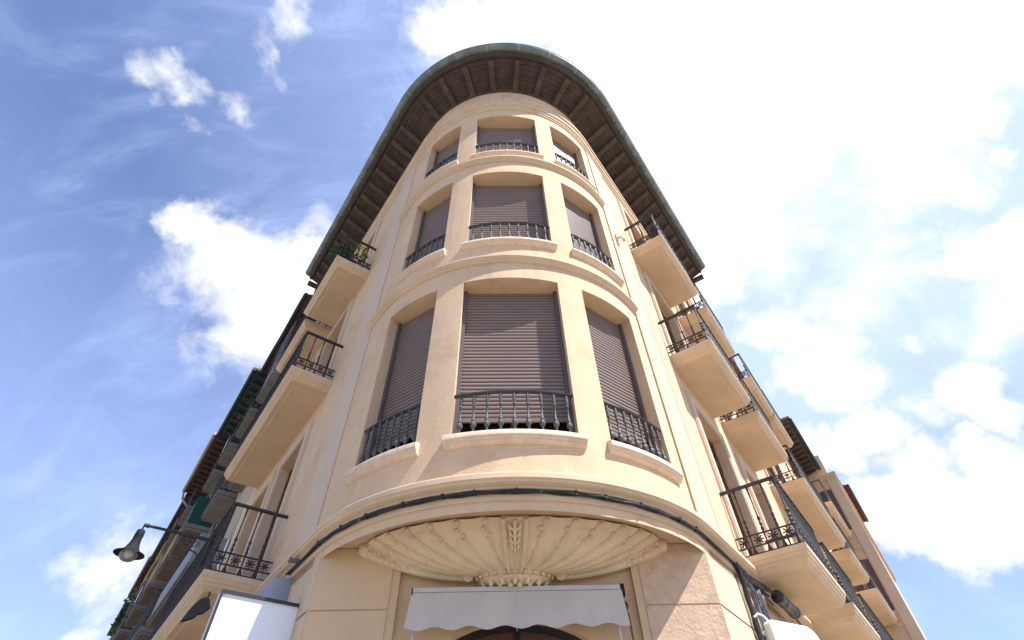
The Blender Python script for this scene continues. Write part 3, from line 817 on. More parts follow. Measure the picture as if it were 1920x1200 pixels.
# ------------------------------------------------------------------ awning over the door
AW = thing('awning', 'rolled up grey white canvas awning with scalloped edge over the arched corner door', 'awning', G(0.05, 0.2, 1.7))
b = MB(); gbox(b, -1.07, 1.17, .02, .175, 2.055, 2.10)
b.lathe(G(-1.07, .11, 2.0), ge, [(.055, 0), (.055, 2.24)], 10); b.build('cassette', M_AWNBAR, AW)
b = MB(); rows = []
zt_ = [2.045, 2.0, 1.9, 1.8, 1.7]
nx_ = 70
for j in range(2):
    pass
fr_rows = []
for i in range(nx_ + 1):
    t = i / nx_; ph = (t * 6.5 + .12)
    sc_ = -.045 * abs(math.sin(math.pi * ph)) if False else .018 * math.cos(2 * math.pi * ph)
    r_ = []
    for k, z in enumerate((2.05, 1.97, 1.88, 1.80, 1.725)):
        f_ = k / 4
        x = -1.08 + 2.26 * t + (-.035 + .06 * t) * f_
        d = .172 + .035 * f_ + .006 * math.sin(t * 23 + 1.5 * f_) * f_
        r_.append(G(x, d, z + (sc_ if k == 4 else 0) - .03 * f_ + .012 * t * f_))
    r_ += [r_[-1] - gn * .006] + [q - gn * .006 for q in r_[-2::-1]]
    fr_rows.append(r_)
b.grid(fr_rows, False, True); b.poly(fr_rows[0]); b.poly(fr_rows[-1][::-1])
VAL = b.build('valance', M_AWN, AW, 40)
b = MB()
b.tube([G(.04, .212, 1.66), G(.04, .19, 1.86), G(.04, .177, 2.02)], .003, 4); b.build('seam', M_AWNBAR, VAL)
for x in (-1.03, 1.10):
    b = MB(); b.tube([G(x, .14, 1.72), G(x, .12, 1.2), G(x, .05, .9)], .012, 6); b.build('arm', M_AWNBAR, AW)
b = MB(); gbox(b, 1.175, 1.22, .03, .15, 2.0, 2.12); b.build('end_bracket', M_LAMP, AW)
b = MB(); b.tube([G(1.215, .10, 1.95), G(1.225, .13, 1.90), G(1.205, .12, 1.86), G(1.225, .11, 1.82), G(1.235, .1, 1.4), G(1.25, .08, .6)], .012, 6, rs=[.015, .018, .015, .014, .010, .010]); b.build('crank', M_DOOR, AW)
b = MB(); gbox(b, -1.082, -1.07, .03, .178, 2.03, 2.10); b.build('end_bracket', M_LAMP, AW)

# ------------------------------------------------------------------ blank projecting sign on the left
SG = thing('projecting_sign', 'blank white rectangular sign in a black frame projecting from the left wall near the corner', 'sign', PW('L', 0.25, 0.45, 1.2))
def SGp(o, z, dt): return PW('L', 0.25 + dt, o - .085, z + .29)
def sgbox(mb, o0, o1, z0, z1, t0, t1): mb.box8([SGp(o, z, t) for z in (z0, z1) for o, t in ((o0, t0), (o1, t0), (o1, t1), (o0, t1))])
b = MB(); sgbox(b, .05, .905, .35, 1.80, -.005, .055); b.build('panel', M_SIGNW, SG)
b = MB(); sgbox(b, .02, .93, 1.80, 1.832, -.03, .075); sgbox(b, .02, .93, .32, .35, -.03, .075); sgbox(b, .905, .93, .35, 1.80, -.03, .075); sgbox(b, .02, .05, .35, 1.80, -.03, .075); b.build('frame', M_BLACK, SG)
b = MB(); sgbox(b, .931, .936, .36, 1.79, -.02, .065); b.build('side_reflection', M_AWNBAR, SG)  # reflection on the frame's outer side, put in as a pale strip
b = MB(); sgbox(b, -.0, .02, 1.2, 1.26, .0, .05); sgbox(b, -.0, .02, .6, .66, .0, .05); b.build('bracket', M_BLACK, SG)

# grey painted casing on the left wall between sign and string course
GC = thing('grey_casing', 'blue grey painted metal casing on the left wall beneath the string course', 'casing', PW('L', 1.2, .05, -1.5))
b = MB()
cs = [(0.84 + 0.12 * (1 - math.cos(R(a))), .002 + .22 * math.sin(R(a))) for a in range(0, 91, 15)] + [(1.75, .222), (1.75, .002)]
b.poly([PW('L', s, o, 2.585) for s, o in cs]); b.grid([[PW('L', s, o, 2.585) for s, o in cs], [PW('L', s, o, -1.45) for s, o in cs]])
b.build('casing_body', M_GREY, GC, 30)
b = MB(); b.poly([PW('L', 1.25, .2245, 2.36), PW('L', 1.45, .2245, 2.28), PW('L', 1.30, .2245, 2.22)]); b.build('dark_triangle', M_BLACK, GC)  # small black triangle on the casing's outer face

# ------------------------------------------------------------------ boot shaped sign hanging below the left balcony
BT = thing('boot_sign', 'black boot shaped shop sign hanging on a hook beneath the lowest left balcony', 'sign', PW('L', 2.36, .72, 2.5))
shoe = [(0.776, 2.649), (0.726, 2.679), (0.666, 2.669), (0.615, 2.563), (0.678, 2.478), (0.737, 2.455), (0.769, 2.404), (0.834, 2.368), (0.907, 2.337), (0.868, 2.479), (0.809, 2.595)]
b = MB()
A = [PW('L', 2.345, o, z) for o, z in shoe]; B = [PW('L', 2.385, o, z) for o, z in shoe]
b.poly(A); b.poly(B[::-1])
for i in range(len(A)): j = (i + 1) % len(A); b.poly([A[i], A[j], B[j], B[i]])
b.build('boot', M_IRON, BT, 30)
b = MB(); b.tube([PW('L', 2.34, o, z) for o, z in ((.907, 2.34), (.834, 2.37), (.769, 2.407), (.737, 2.457), (.678, 2.48), (.615, 2.563))], .009, 5); b.build('sole', M_LAMP, BT)
b = MB()
for k in range(4): b.tube([PW('L', 2.338, .70 + .02 * k, 2.60 - .03 * k), PW('L', 2.338, .74 + .018 * k, 2.585 - .03 * k)], .006, 4)
b.build('lace', M_GREYC, BT)
b = MB(); b.tube([PW('L', 2.36, .70, 2.67), PW('L', 2.36, .69, 2.72), PW('L', 2.36, .70, 2.755)], .012, 5); b.build('hook', M_RUST, BT)

# ------------------------------------------------------------------ street lamp on the balcony front
LP = thing('street_lamp', 'grey bell shaped street lamp on a scrolled iron arm fixed to the lowest left balcony', 'street lamp', PW('L', 3.07, .9, 3.7))
b = MB(); b.tube([PW('L', 3.07, o, z) for o, z in ((.86, 3.70), (1.35, 3.70))], .03, 8); b.tube([PW('L', 3.07, o, z) for o, z in ((1.35, 3.70), (1.78, 3.70))], .022, 8)
b.ball(PW('L', 3.07, 1.8, 3.70), .034, 8); b.tube([PW('L', 3.07, 1.78, 3.70), PW('L', 3.07, 1.86, 3.70)], .028, 8); b.build('arm', M_RUST, LP, 40)
b = MB()
def scroll(o, z, r0, turns, sg):
    return [PW('L', 3.07, o + sg * (r0 * (1 - k / (turns * 14))) * math.cos(k * .45), z + (r0 * (1 - k / (turns * 14))) * math.sin(k * .45)) for k in range(int(turns * 12))]
b.tube(scroll(1.22, 3.60, .085, 1.8, 1), .009, 5); b.tube(scroll(1.08, 3.585, .06, 1.6, -1), .008, 5)
b.tube([PW('L', 3.07, o, z) for o, z in ((1.30, 3.67), (1.20, 3.52), (1.02, 3.47), (.92, 3.36))], .012, 6)
b.tube([PW('L', 3.07, o, z) for o, z in ((.89, 3.30), (.89, 3.82))], .022, 6)
b.build('scroll_bracket', M_RUST, LP, 40)
lb = PW('L', 3.07, 1.85, 3.68)
dn = Vector((0, 0, -1))
b = MB(); b.tube([lb, lb + dn * .06], .012, 6)
b.lathe(lb + dn * .05, dn, [(.01, 0), (.045, .01), (.058, .03), (.06, .085), (.064, .09), (.06, .10), (.062, .16), (.072, .22), (.092, .28), (.125, .325), (.165, .35), (.205, .365), (.207, .372), (.16, .358), (.12, .335), (.10, .32)], 24, False)
b.build('lamp_shade', M_LAMP, LP, 35)
b = MB(); b.lathe(lb + dn * .36, dn, [(.10, 0), (.118, .03), (.122, .06), (.115, .10), (.09, .135), (.05, .157), (.004, .165)], 20); b.build('globe', M_LGLASS, LP, 60)
b = MB(); b.lathe(lb + dn * .36, dn, [(.035, 0), (.05, .03), (.05, .07), (.02, .1)], 10); b.build('bulb', M_SIGNW, LP, 60)

# ------------------------------------------------------------------ cables
rnd = random.Random(3)
def cable(pts, r, mb, n=6): mb.tube(pts, r, n)
CB = MB()
for k in range(3):
    uu = us_range(U('L', 0.95), U('R', 1.0), 1.2, 50)
    pts = []
    for i, u in enumerate([U('L', .95), U('L', .7), U('L', .45), U('L', .2)] + us_range(PL, PR, 1.5) + [U('R', .25), U('R', .5), U('R', .75), U('R', 1.0)]):
        pts.append(W(u, .058 + .012 * (k - 1) + .004 * math.sin(i * 1.3 + k), 2.685 - .014 * (k != 1) + .007 * math.sin(i * .9 + 2 * k)))
    CB.tube(pts, .0145, 6)
CBL = tag(CB.build('cable_bundle', M_CABLE, None, 60), 'black wrapped cable bundle running along the curved string course under the bay', 'cable')
for u in list(range(-50, 54, 9)):
    u += rnd.uniform(-2, 2)
    b = MB(); sweep(b, [u - .22, u + .22], [(.028, 2.66), (.083, 2.655), (.086, 2.705), (.03, 2.71)], closed=True)
    b.build('clip', M_CABLE, CBL)
b = MB(); b.lathe(PW('L', .58, .05, 2.70), NW('L'), [(.03, 0), (.03, .10), (.036, .10), (.036, .13), (.02, .13)], 10)
tag(b.build('pipe_stub', M_STONE, None), 'short capped pipe end sticking out of the left string course', 'pipe')
# bundle dropping down the right wall
def wpath(side, pts, jit=.0, seed=1):
    q = random.Random(seed); out = []
    P_ = [Vector(p) for p in pts]
    for a, c in zip(P_, P_[1:]):
        for k in range(5):
            t = k / 5; v = a.lerp(c, t); out.append(PW(side, v.x + q.uniform(-jit, jit), v.y + q.uniform(-jit, jit) * .5, v.z))
    v = P_[-1]; out.append(PW(side, v.x, v.y, v.z)); return out
b = MB()
b.tube(wpath('R', [(.95, .06, 2.68), (1.02, .07, 2.62), (1.04, .06, 2.3), (1.0, .06, 1.9), (.96, .06, 1.2), (.95, .06, -1)], .006, 2), .034, 7)
b.tube(wpath('R', [(1.0, .05, 2.70), (1.12, .06, 2.55), (1.10, .05, 2.2), (1.07, .05, 1.7), (1.04, .05, -1)], .01, 3), .018, 6)
tag(b.build('drop_cable', M_CABLE, None, 60), 'thick black cable dropping down the sunlit right wall from the string course', 'cable')
b = MB()
for k in range(6):
    o = .05 + .02 * (k % 3); ds = .05 * k
    b.tube(wpath('R', [(1.95 + .3 * (k % 2), o, 2.66 - .03 * k), (1.62 + ds * .5, o, 2.62 - .02 * k), (1.50 + ds * .6, o + .02, 2.45), (1.52 + ds * .5, o + .01, 2.1), (1.45 + ds * .45, o, 1.7), (1.4 + ds * .4, o, 1.0), (1.4 + ds * .4, o, -.9)], .012, 10 + k), .014 + .005 * (k % 2), 6)
for k in range(5):
    q = random.Random(50 + k)
    b.tube(wpath('R', [(1.15 + .1 * k, .05, 2.64), (1.25 + .12 * k, .09, 2.5 - .06 * k), (1.32 + .07 * k, .06, 2.15 + q.uniform(-.1, .1)), (1.22 + .05 * k, .05, 1.8), (1.25 + .06 * k, .05, -.9)], .02, 60 + k), .009 + .003 * (k % 3), 5)
tag(b.build('looped_cables', M_GREYC, None, 60), 'tangle of grey cables looping down beside the thick black cable on the right wall', 'cable')
b = MB()
for k in range(4): b.tube(wpath('R', [(1.0 + .05 * k, .07, 2.70 - .02 * k), (1.45, .08, 2.66 - .03 * k), (1.8, .16, 2.62 - .02 * k), (2.1, .22, 2.56)], .012, 20 + k), .014, 6)
b.tube(wpath('R', [(2.95, .22, 2.55), (3.5, .12, 2.6), (4.3, .06, 2.6), (7.5, .06, 2.6)], .01, 31), .02, 6)
tag(b.build('feeder_cable', M_CABLE, None, 60), 'black feeder cables passing under the lowest right balcony into the splice closure', 'cable')
b = MB(); ax_ = PW('R', 3.0, .22, 2.54) - PW('R', 2.05, .22, 2.54)
b.lathe(PW('R', 2.05, .22, 2.54), ax_, [(.05, 0), (.085, .01), (.09, .06), (.078, .08), (.078, .80), (.088, .82), (.088, .86), (.06, .90), (.04, .95)], 14)
SPL = tag(b.build('splice_closure', M_BLACK, None, 35), 'black cylindrical cable splice closure hung under the lowest right balcony', 'cable box')
b = MB(); b.lathe(PW('R', 2.3, .22, 2.54), ax_, [(.081, 0), (.081, .05)], 14); b.lathe(PW('R', 2.75, .22, 2.54), ax_, [(.081, 0), (.081, .05)], 14); b.build('strap', M_GREYC, SPL)
# small bracket on the right pilaster
b = MB()
b.tube([PW('R', .28, .0, 9.62), PW('R', .28, .14, 9.60), PW('R', .40, .16, 9.62)], .028, 6); b.ball(PW('R', .42, .16, 9.62), .045, 7); b.tube([PW('R', .28, .05, 9.75), PW('R', .28, .05, 9.35)], .03, 6)
tag(b.build('wall_bracket', M_TRIM, None, 40), 'small cream painted bracket on the sunlit right pilaster', 'bracket')
# pale sign at the lower right
PS = thing('pale_sign', 'pale greenish white sign with rounded corner on the right wall under the cables', 'sign', (3.35, 7.0, EYE + 1.4))
p0, p1 = Vector((2.98, 6.78, 0)), Vector((3.70, 7.17, 0)); pe = (p1 - p0).normalized(); pn = Vector((pe.y, -pe.x, 0)); wd = (p1 - p0).length
outl = [(0, .4), (0, 1.97), (.02, 2.0), (.06, 2.01), (wd - .22, 2.01)] + [(wd - .2 + .2 * math.sin(R(a)), 1.81 + .2 * math.cos(R(a))) for a in range(0, 91, 15)] + [(wd, .4)]
def PSp(x, z, d): q = p0 + pe * x + pn * d; return Vector((q.x, q.y, z + EYE))
b = MB(); A = [PSp(x, z, 0) for x, z in outl]; B = [PSp(x, z, -.10) for x, z in outl]
b.poly(A); b.poly(B[::-1])
for i in range(len(A)): j = (i + 1) % len(A); b.poly([A[i], A[j], B[j], B[i]])
b.build('panel', M_PLASTICW, PS, 30)
b = MB(); b.tube([PSp(.02, 1.9, -.06), PW('R', 1.35, .0, 1.95)], .025, 6); b.tube([PSp(.02, .8, -.06), PW('R', 1.35, .0, .85)], .025, 6)
b.tube([PSp(.06, 2.0, -.05), PSp(.03, 2.07, -.08), PSp(-.03, 2.09, -.1), PSp(-.09, 2.05, -.12)], .014, 6); b.build('bracket', M_PLASTICW, PS)

# ------------------------------------------------------------------ potted plants
def leaf(mb, p, d, ln, wd_):
    d = Vector(d).normalized(); s = d.cross(Vector((rnd.uniform(-1, 1), rnd.uniform(-1, 1), rnd.uniform(-1, 1)))).normalized()
    mb.poly([p, p + d * ln * .5 + s * wd_, p + d * ln, p + d * ln * .5 - s * wd_])
def plant(loc, label, cat, hgt, rad, n, lm, ls, pot=True, group=None, flowers=0, name='potted_plant', drop=0.0):
    t = thing(name, label, cat, loc, group); loc = Vector(loc)
    if pot:
        b = MB(); b.lathe(loc, (0, 0, 1), [(.08, 0), (.11, .15), (.12, .15), (.12, .18), (.10, .18)], 10); b.build('pot', M_POT, t)
    b = MB()
    for k in range(5):
        a = rnd.uniform(0, 6.28); b.tube([loc + Vector((0, 0, .16)), loc + Vector((math.cos(a) * rad * .5, math.sin(a) * rad * .5, .16 + hgt * .8))], .008, 4)
    b.build('stem', M_LEAF, t)
    b = MB()
    for k in range(n):
        a, r_, zz = rnd.uniform(0, 6.28), rad * math.sqrt(rnd.random()), rnd.uniform(.1 - drop, 1)
        p = loc + Vector((math.cos(a) * r_, math.sin(a) * r_, .16 + hgt * zz))
        leaf(b, p, (math.cos(a), math.sin(a), rnd.uniform(-.6, .9)), ls * rnd.uniform(.7, 1.3), ls * .28)
    b.build('foliage', lm, t)
    if flowers:
        b = MB()
        for k in range(flowers):
            a, r_ = rnd.uniform(0, 6.28), rad * math.sqrt(rnd.random()); b.ball(loc + Vector((math.cos(a) * r_, math.sin(a) * r_, .16 + hgt * rnd.uniform(.3, 1.05))), .05, 5)
        b.build('blossom', M_FLOWER, t)
    return t
plant(PW('L', 2.30, .45, FLOOR[3]), 'bright green broad leaved plant behind the railing of the top left balcony', 'plant', .55, .20, 46, M_LEAF, .17)
plant(PW('L', 2.35, .76, FLOOR[3]), 'dark bushy plant in the outer corner of the top left balcony', 'plant', .40, .24, 170, M_DLEAF, .11)
# ------------------------------------------------------------------ neighbouring houses
M_OCHRE = mat('ochre_wall', (0.40, 0.28, 0.13), 0.9, 0.1, 2, 0.3, 50, streak=0.2)
M_GREYW = mat('grey_white_wall', (0.46, 0.44, 0.40), 0.9, 0.1, 2, 0.3, 50, streak=0.3)
M_BEIGE = mat('beige_wall', (0.50, 0.40, 0.28), 0.9, 0.1, 2, 0.3, 50, streak=0.25)
M_ROSE = mat('rose_wall', (0.46, 0.30, 0.22), 0.9, 0.1, 2, 0.3, 50, streak=0.25)
M_DGREEN = mat('dark_green_paint', (0.022, 0.034, 0.033), 0.6, 0.2, 4)
M_REDW = mat('red_brown_wood', (0.06, 0.038, 0.031), 0.75, 0.3, 4, 0.4, 30)
M_CREAMG = mat('cream_gutter', (0.34, 0.30, 0.24), 0.5, 0.15, 4)
M_PBLUE = mat('pale_blue_grey', (0.23, 0.25, 0.28), 0.6, 0.12, 3, streak=0.3)
M_MAUVE = mat('mauve_brown_shutter', (0.13, 0.085, 0.085), 0.5, 0.1, 4)
M_GREENC = mat('green_cloth', (0.012, 0.07, 0.05), 0.8, 0.2, 6)
M_DKTILE = mat('dark_red_tile', (0.10, 0.028, 0.026), 0.85, 0.3, 4, 0.4, 20)

def house(name, label, side, s0, s1, wo, zt, eo, wm, gm, wood, gap=0.6, wavy=0.0, rise=0.0, roof_m=None, raf=True, tile_end=False):
    H = thing(name, label, 'building', PW(side, (s0 + s1) / 2, wo, -EYE))
    b = MB(); wbox(b, side, s0 + .01, s1 - .01, -9, wo, -EYE, zt); b.build('wall', wm, H)
    e = MB(); n = max(1, int((s1 - s0) / 1.0)); rows = []
    for k in range(n + 1):
        s = s0 + (s1 - s0) * k / n; w_ = wavy * math.sin(k * 2.1)
        rows.append([PW(side, s, -4.5, zt + 2.2), PW(side, s, eo, zt + .22 + w_), PW(side, s, eo, zt + .14 + w_), PW(side, s, -.1, zt + .02), PW(side, s, -4.5, zt + .03)])
    e.grid(rows, False, True); e.poly(rows[0]); e.poly(rows[-1][::-1])
    E_ = e.build('eave', roof_m or wood, H, 25)
    if raf:
        k = 0
        while s0 + .2 + k * gap < s1 - .1:
            s = s0 + .2 + k * gap; k += 1
            b = MB(); b.box8([PW(side, a, o, z) for z, q in ((0, 0), (1, 1)) for a, o, z in ((s - .05, wo, zt - .14 + .13 * q), (s + .05, wo, zt - .14 + .13 * q), (s + .05, eo - .12, zt + .02 + .11 * q), (s - .05, eo - .12, zt + .02 + .11 * q))])
            b.build('rafter', wood, E_)
    b = MB(); pts = []
    for k in range(4 * n + 1):
        s = s0 + .02 + (s1 - s0 - .04) * k / (4 * n); pts.append(PW(side, s, eo + .06, zt + .17 + wavy * math.sin(k * .525)))
    b.tube(pts, .085, 8); b.build('gutter', gm, H)
    if tile_end:
        b = MB(); wbox(b, side, s0 - .02, s0 + .5, eo - .55, eo + .08, zt + .26, zt + .36); b.build('ridge_tile', M_TILE, H)
    return H
def simple_balcony(H, side, s0, s1, z, wo, dep, sm, rm=None, soffit=None, kind='rail', dm=None):
    b = MB(); wbox(b, side, s0, s1, wo, wo + dep, z - .12, z); wbox(b, side, s0 + .05, s1 - .05, wo, wo + dep - .05, z - .2, z - .1205)
    sb = b.build('balcony', sm, H)
    if soffit:
        b = MB(); wbox(b, side, s0 + .09, s1 - .09, wo + .01, wo + dep - .09, z - .21, z - .2005); b.build('soffit', soffit, sb)
    b = MB(); e = .03; hp = .7 if rm is M_PBLUE else 1.0
    if kind == 'rail':
        n = int((s1 - s0) / .13)
        for k in range(n + 1): s = s0 + e + (s1 - s0 - 2 * e) * k / n; b.tube([PW(side, s, wo + dep - e, z), PW(side, s, wo + dep - e, z + 1)], .010, 4)
        for s in (s0 + e, s1 - e):
            for k in range(1, 6): b.tube([PW(side, s, wo + (dep - e) * k / 6, z), PW(side, s, wo + (dep - e) * k / 6, z + 1)], .010, 4)
        for zz, r in ((.08, .012), (.25, .012), (1.0, .025)): b.tube([PW(side, s0 + e, wo, z + zz), PW(side, s0 + e, wo + dep - e, z + zz), PW(side, s1 - e, wo + dep - e, z + zz), PW(side, s1 - e, wo, z + zz)], r, 5)
        b.build('railing', rm or M_IRON, sb)
    else:
        wbox(b, side, s0 + e, s1 - e, wo + dep - .07, wo + dep - .02, z + .005, z + hp)
        for s in (s0 + e, s1 - e - .05): wbox(b, side, s, s + .05, wo, wo + dep - .0705, z + .005, z + hp)
        b.build('parapet_panel', rm or M_PBLUE, sb)
    c = (s0 + s1) / 2; w_ = min(.6, (s1 - s0) / 2 - .25)
    door(H, side, c - w_, c + w_, z + .02, z + 2.5, dm or M_DOOR, trim=False, deep=wo - .0)
    return sb

# left row
GRP_L = 'old houses along the left street'
H2 = house('town_house', 'narrow beige house with wavy dark green gutter next to the corner building on the left', 'L', 7.9, 13.1, 0, 14.75, .72, M_BEIGE, M_DGREEN, M_REDW, .5, .12)
for s0, s1, z, d, kd, rm in ((8.3, 10.1, 11.4, .72, 'panel', M_MAUVE), (10.7, 12.6, 11.4, .72, 'rail', M_IRON), (8.3, 10.1, 8.2, .42, 'rail', M_IRON), (10.6, 12.6, 8.2, .6, 'rail', M_IRON), (8.0, 12.8, 5.1, .73, 'panel', M_PBLUE)):
    simple_balcony(H2, 'L', s0, s1, z, 0, d, M_STONE, rm, M_BROWNSOF if z < 8 else None, kd)
b = MB()
for k in range(9): wbox(b, 'L', 8.35 + k * .19, 8.35 + k * .19 + .17, .66 + .02 * (k % 2), .70 + .02 * (k % 2), 12.42, 13.9)
b.build('roller_blind', M_MAUVE, H2)
H3 = house('town_house', 'house with dark green painted rafters and gutter, second along the left street', 'L', 13.1, 18.9, 0, 14.7, 1.02, M_GREYW, M_DGREEN, M_DGREEN, .62)
for s0, s1, z, d, kd, rm, sf in ((13.3, 14.9, 11.4, .74, 'rail', M_IRON, None), (15.6, 17.4, 11.4, .74, 'rail', M_IRON, None), (13.4, 15.9, 8.2, .9, 'panel', M_GREENC, M_BROWNSOF), (16.3, 18.6, 8.2, .9, 'panel', M_OCHRE, M_BROWNSOF), (13.4, 18.4, 5.1, .8, 'rail', M_IRON, M_BROWNSOF)):
    simple_balcony(H3, 'L', s0, s1, z, 0, d, M_STONE, rm, sf, kd)
H4 = house('town_house', 'house with cream gutter over red brown rafters, third along the left street', 'L', 18.9, 25.6, 0, 14.7, 1.16, M_OCHRE, M_CREAMG, M_REDW, .55)
for s0, s1, z, d, kd, rm, sf in ((19.3, 21.2, 11.4, .9, 'rail', M_IRON, None), (22.2, 24.8, 11.4, .9, 'rail', M_IRON, None), (19.3, 21.8, 8.2, .95, 'panel', M_OCHRE, M_BROWNSOF), (22.4, 24.8, 8.2, .95, 'rail', M_IRON, M_BROWNSOF), (19.3, 24.8, 5.1, .95, 'rail', M_IRON, M_BROWNSOF)):
    simple_balcony(H4, 'L', s0, s1, z, 0, d, M_STONE, rm, sf, kd)
b = MB(); b.tube([PW('L', 25.5, 1.2, 14.8), PW('L', 25.5, 1.1, 14.4), PW('L', 25.5, .15, 13.6), PW('L', 25.5, .12, 0)], .06, 6); b.build('downpipe', M_CREAMG, H4)
H5 = house('town_house', 'ochre house with dark narrow eave, fourth along the left street', 'L', 25.6, 36, 0, 14.6, .90, M_OCHRE, M_DGREEN, M_REDW, .7)
for s0, s1, z, d, kd, rm, sf in ((26.2, 28.6, 11.4, .9, 'panel', M_OCHRE, None), (29.6, 32, 11.4, .9, 'panel', M_OCHRE, None), (33, 35.4, 11.4, .9, 'rail', M_IRON, None), (26.2, 30, 8.2, 1.0, 'rail', M_IRON, M_BROWNSOF), (31, 35, 8.2, 1.0, 'panel', M_STONE, M_BROWNSOF), (26.5, 34, 5.1, 1.0, 'rail', M_IRON, M_BROWNSOF)):
    simple_balcony(H5, 'L', s0, s1, z, 0, d, M_STONE, rm, sf, kd)
H6 = house('town_house', 'house with dark red tiled eave and hanging greenery, fifth along the left street', 'L', 36, 44, 0, 14.7, 1.0, M_BEIGE, M_BLACK, M_DKTILE, .45, tile_end=True)
for s0, s1, z, d, kd, rm, sf in ((36.6, 39.2, 11.4, .9, 'rail', M_IRON, None), (40, 43, 11.4, .9, 'panel', M_OCHRE, None), (36.6, 43, 8.2, 1.0, 'panel', M_OCHRE, M_BROWNSOF), (36.6, 43, 5.1, 1.0, 'rail', M_IRON, M_BROWNSOF)):
    simple_balcony(H6, 'L', s0, s1, z, 0, d, M_STONE, rm, sf, kd)
H7 = house('town_house', 'grey house with dark eave, sixth along the left street', 'L', 44, 53, 0, 14.2, .95, M_GREYW, M_DGREEN, M_REDW, .6)
for s0, s1, z, d, kd, rm, sf in ((44.6, 47.4, 11.2, .9, 'panel', M_GREYW, None), (48.6, 52, 11.2, .9, 'panel', M_OCHRE, None), (44.6, 52, 7.8, 1.0, 'rail', M_IRON, M_BROWNSOF), (44.6, 52, 5.1, 1.0, 'panel', M_STONE, M_BROWNSOF)):
    simple_balcony(H7, 'L', s0, s1, z, 0, d, M_STONE, rm, sf, kd)
H8 = house('town_house', 'farthest ochre house at the lower end of the left street', 'L', 53, 70, 0, 13.6, .9, M_OCHRE, M_DGREEN, M_REDW, .8)
for s0, s1, z, d, kd, rm, sf in ((54, 57, 10.8, .9, 'rail', M_IRON, None), (58.5, 62, 10.8, .9, 'panel', M_STONE, None), (54, 64, 7.5, 1.0, 'panel', M_OCHRE, M_BROWNSOF), (54, 64, 5.1, 1.0, 'rail', M_IRON, M_BROWNSOF)):
    simple_balcony(H8, 'L', s0, s1, z, 0, d, M_STONE, rm, sf, kd)
plant(PW('L', 11.2, .55, 11.42), 'flowering plant with pink blossoms on the first balcony beneath the dark green eave', 'plant', .55, .3, 200, M_DLEAF, .10, flowers=9)
plant(PW('L', 12.1, .6, 11.42), 'trailing dark green plant on the railing beside the pink flowering plant', 'plant', .4, .3, 160, M_DLEAF, .10, flowers=3)
plant(PW('L', 37.4, .5, 11.5), 'hanging green shrub on the upper balcony of the house with dark red eave', 'plant', 1.3, .6, 420, M_DLEAF, .26, drop=.6)
plant(PW('L', 39.2, .5, 11.5), 'lighter green shrub farther along the balcony of the house with dark red eave', 'plant', 1.2, .55, 380, M_LEAF, .24, drop=.6)
plant(PW('L', 33.9, .5, 11.5), 'yellow green plant on the far balcony of the ochre house with narrow eave', 'plant', .9, .45, 260, M_LEAF, .2, drop=.5)

# clutter of the old street: cloths over railings, air conditioners, rain pipes
for s, z, o, m_, lab in ((14.6, 11.95, .755, M_GREYW, 'pale cloth hung over the railing of the first balcony under the dark green rafters'),
                         (23.2, 11.95, .915, M_ROSE, 'rose cloth hung over the upper railing beneath the cream gutter'),
                         (23.4, 8.75, .965, M_SIGNW, 'white cloth hung over the middle railing beneath the cream gutter')):
    b = MB(); b.grid([[PW('L', s + .08 * i, o + .012 * math.sin(i * 1.4), z + .47 - .12 * j - .01 * math.cos(i)) for j in range(6)] for i in range(10)])
    b.grid([[PW('L', s + .08 * i, o - .012 + .012 * math.sin(i * 1.4), z + .47 - .12 * j - .01 * math.cos(i)) for j in range(6)] for i in range(10)])
    tag(b.build('hung_cloth', m_), lab, 'cloth', 'cloths hung over the railings of the left street')
for H_, s, m_ in ((H2, 13.0, M_STONE), (H3, 18.8, M_DGREEN), (H5, 35.8, M_CREAMG), (H6, 43.8, M_STONE)):
    b = MB(); b.tube([PW('L', s, .1, 14.3), PW('L', s, .1, -1)], .055, 6); b.build('downpipe', m_, H_)
for H_, ss in ((H3, (13.6, 15.2, 17.4)), (H4, (19.8, 21.9, 24)), (H5, (27, 30.5, 33.8))):
    for s in ss:
        for z in (11.45, 8.25, 5.15):
            for k in (0, 1):
                b = MB(); wbox(b, 'L', s - .75 + 1.5 * k - .3, s - .75 + 1.5 * k + .3, .09, .13, z + .1, z + 2.4); b.build('shutter_leaf', M_DOOR if z != 8.25 else M_DGREEN, H_)
# right row
R2 = thing('apartment_house', 'cream house with stacked long balconies next to the corner building on the right', 'building', PW('R', 12, 0, -EYE))
b = MB(); wbox(b, 'R', 7.87, 17.0, -9, 0, -EYE, 14.1); wbox(b, 'R', 7.87, 17.0, .001, .12, 13.8, 14.0); b.build('wall', M_STUCCO, R2)
b = MB(); b.grid([[PW('R', s, o, z) for o, z in ((.3, 14.12), (-4.5, 15.8), (-9, 14.12))] for s in (7.86, 17.0)]); b.build('roof', M_TILE, R2)
for s0, s1, z, d in ((8.09, 10.38, FLOOR[3], .83), (10.45, 12.75, FLOOR[3], .84), (8.11, 12.85, FLOOR[2], .89), (7.75 + .2, 12.8, FLOOR[1], .88), (13.6, 16.6, FLOOR[2], .88), (13.6, 16.6, FLOOR[1], .88)):
    balcony(R2, 'R', s0, s1, z, d)
    n = max(1, int((s1 - s0) / 2.2))
    for k in range(n):
        c = s0 + (s1 - s0) * (k + .5) / n; door(R2, 'R', c - .65, c + .65, z + .02, z + 2.9, trim=True, deep=.002)
R3 = house('tiled_house', 'house with brown rafters, green gutter and red tile end seen above the right balconies', 'R', 17.0, 22.38, 0, 13.85, .92, M_STUCCO, M_DGREEN, M_WOOD, .5, tile_end=True)
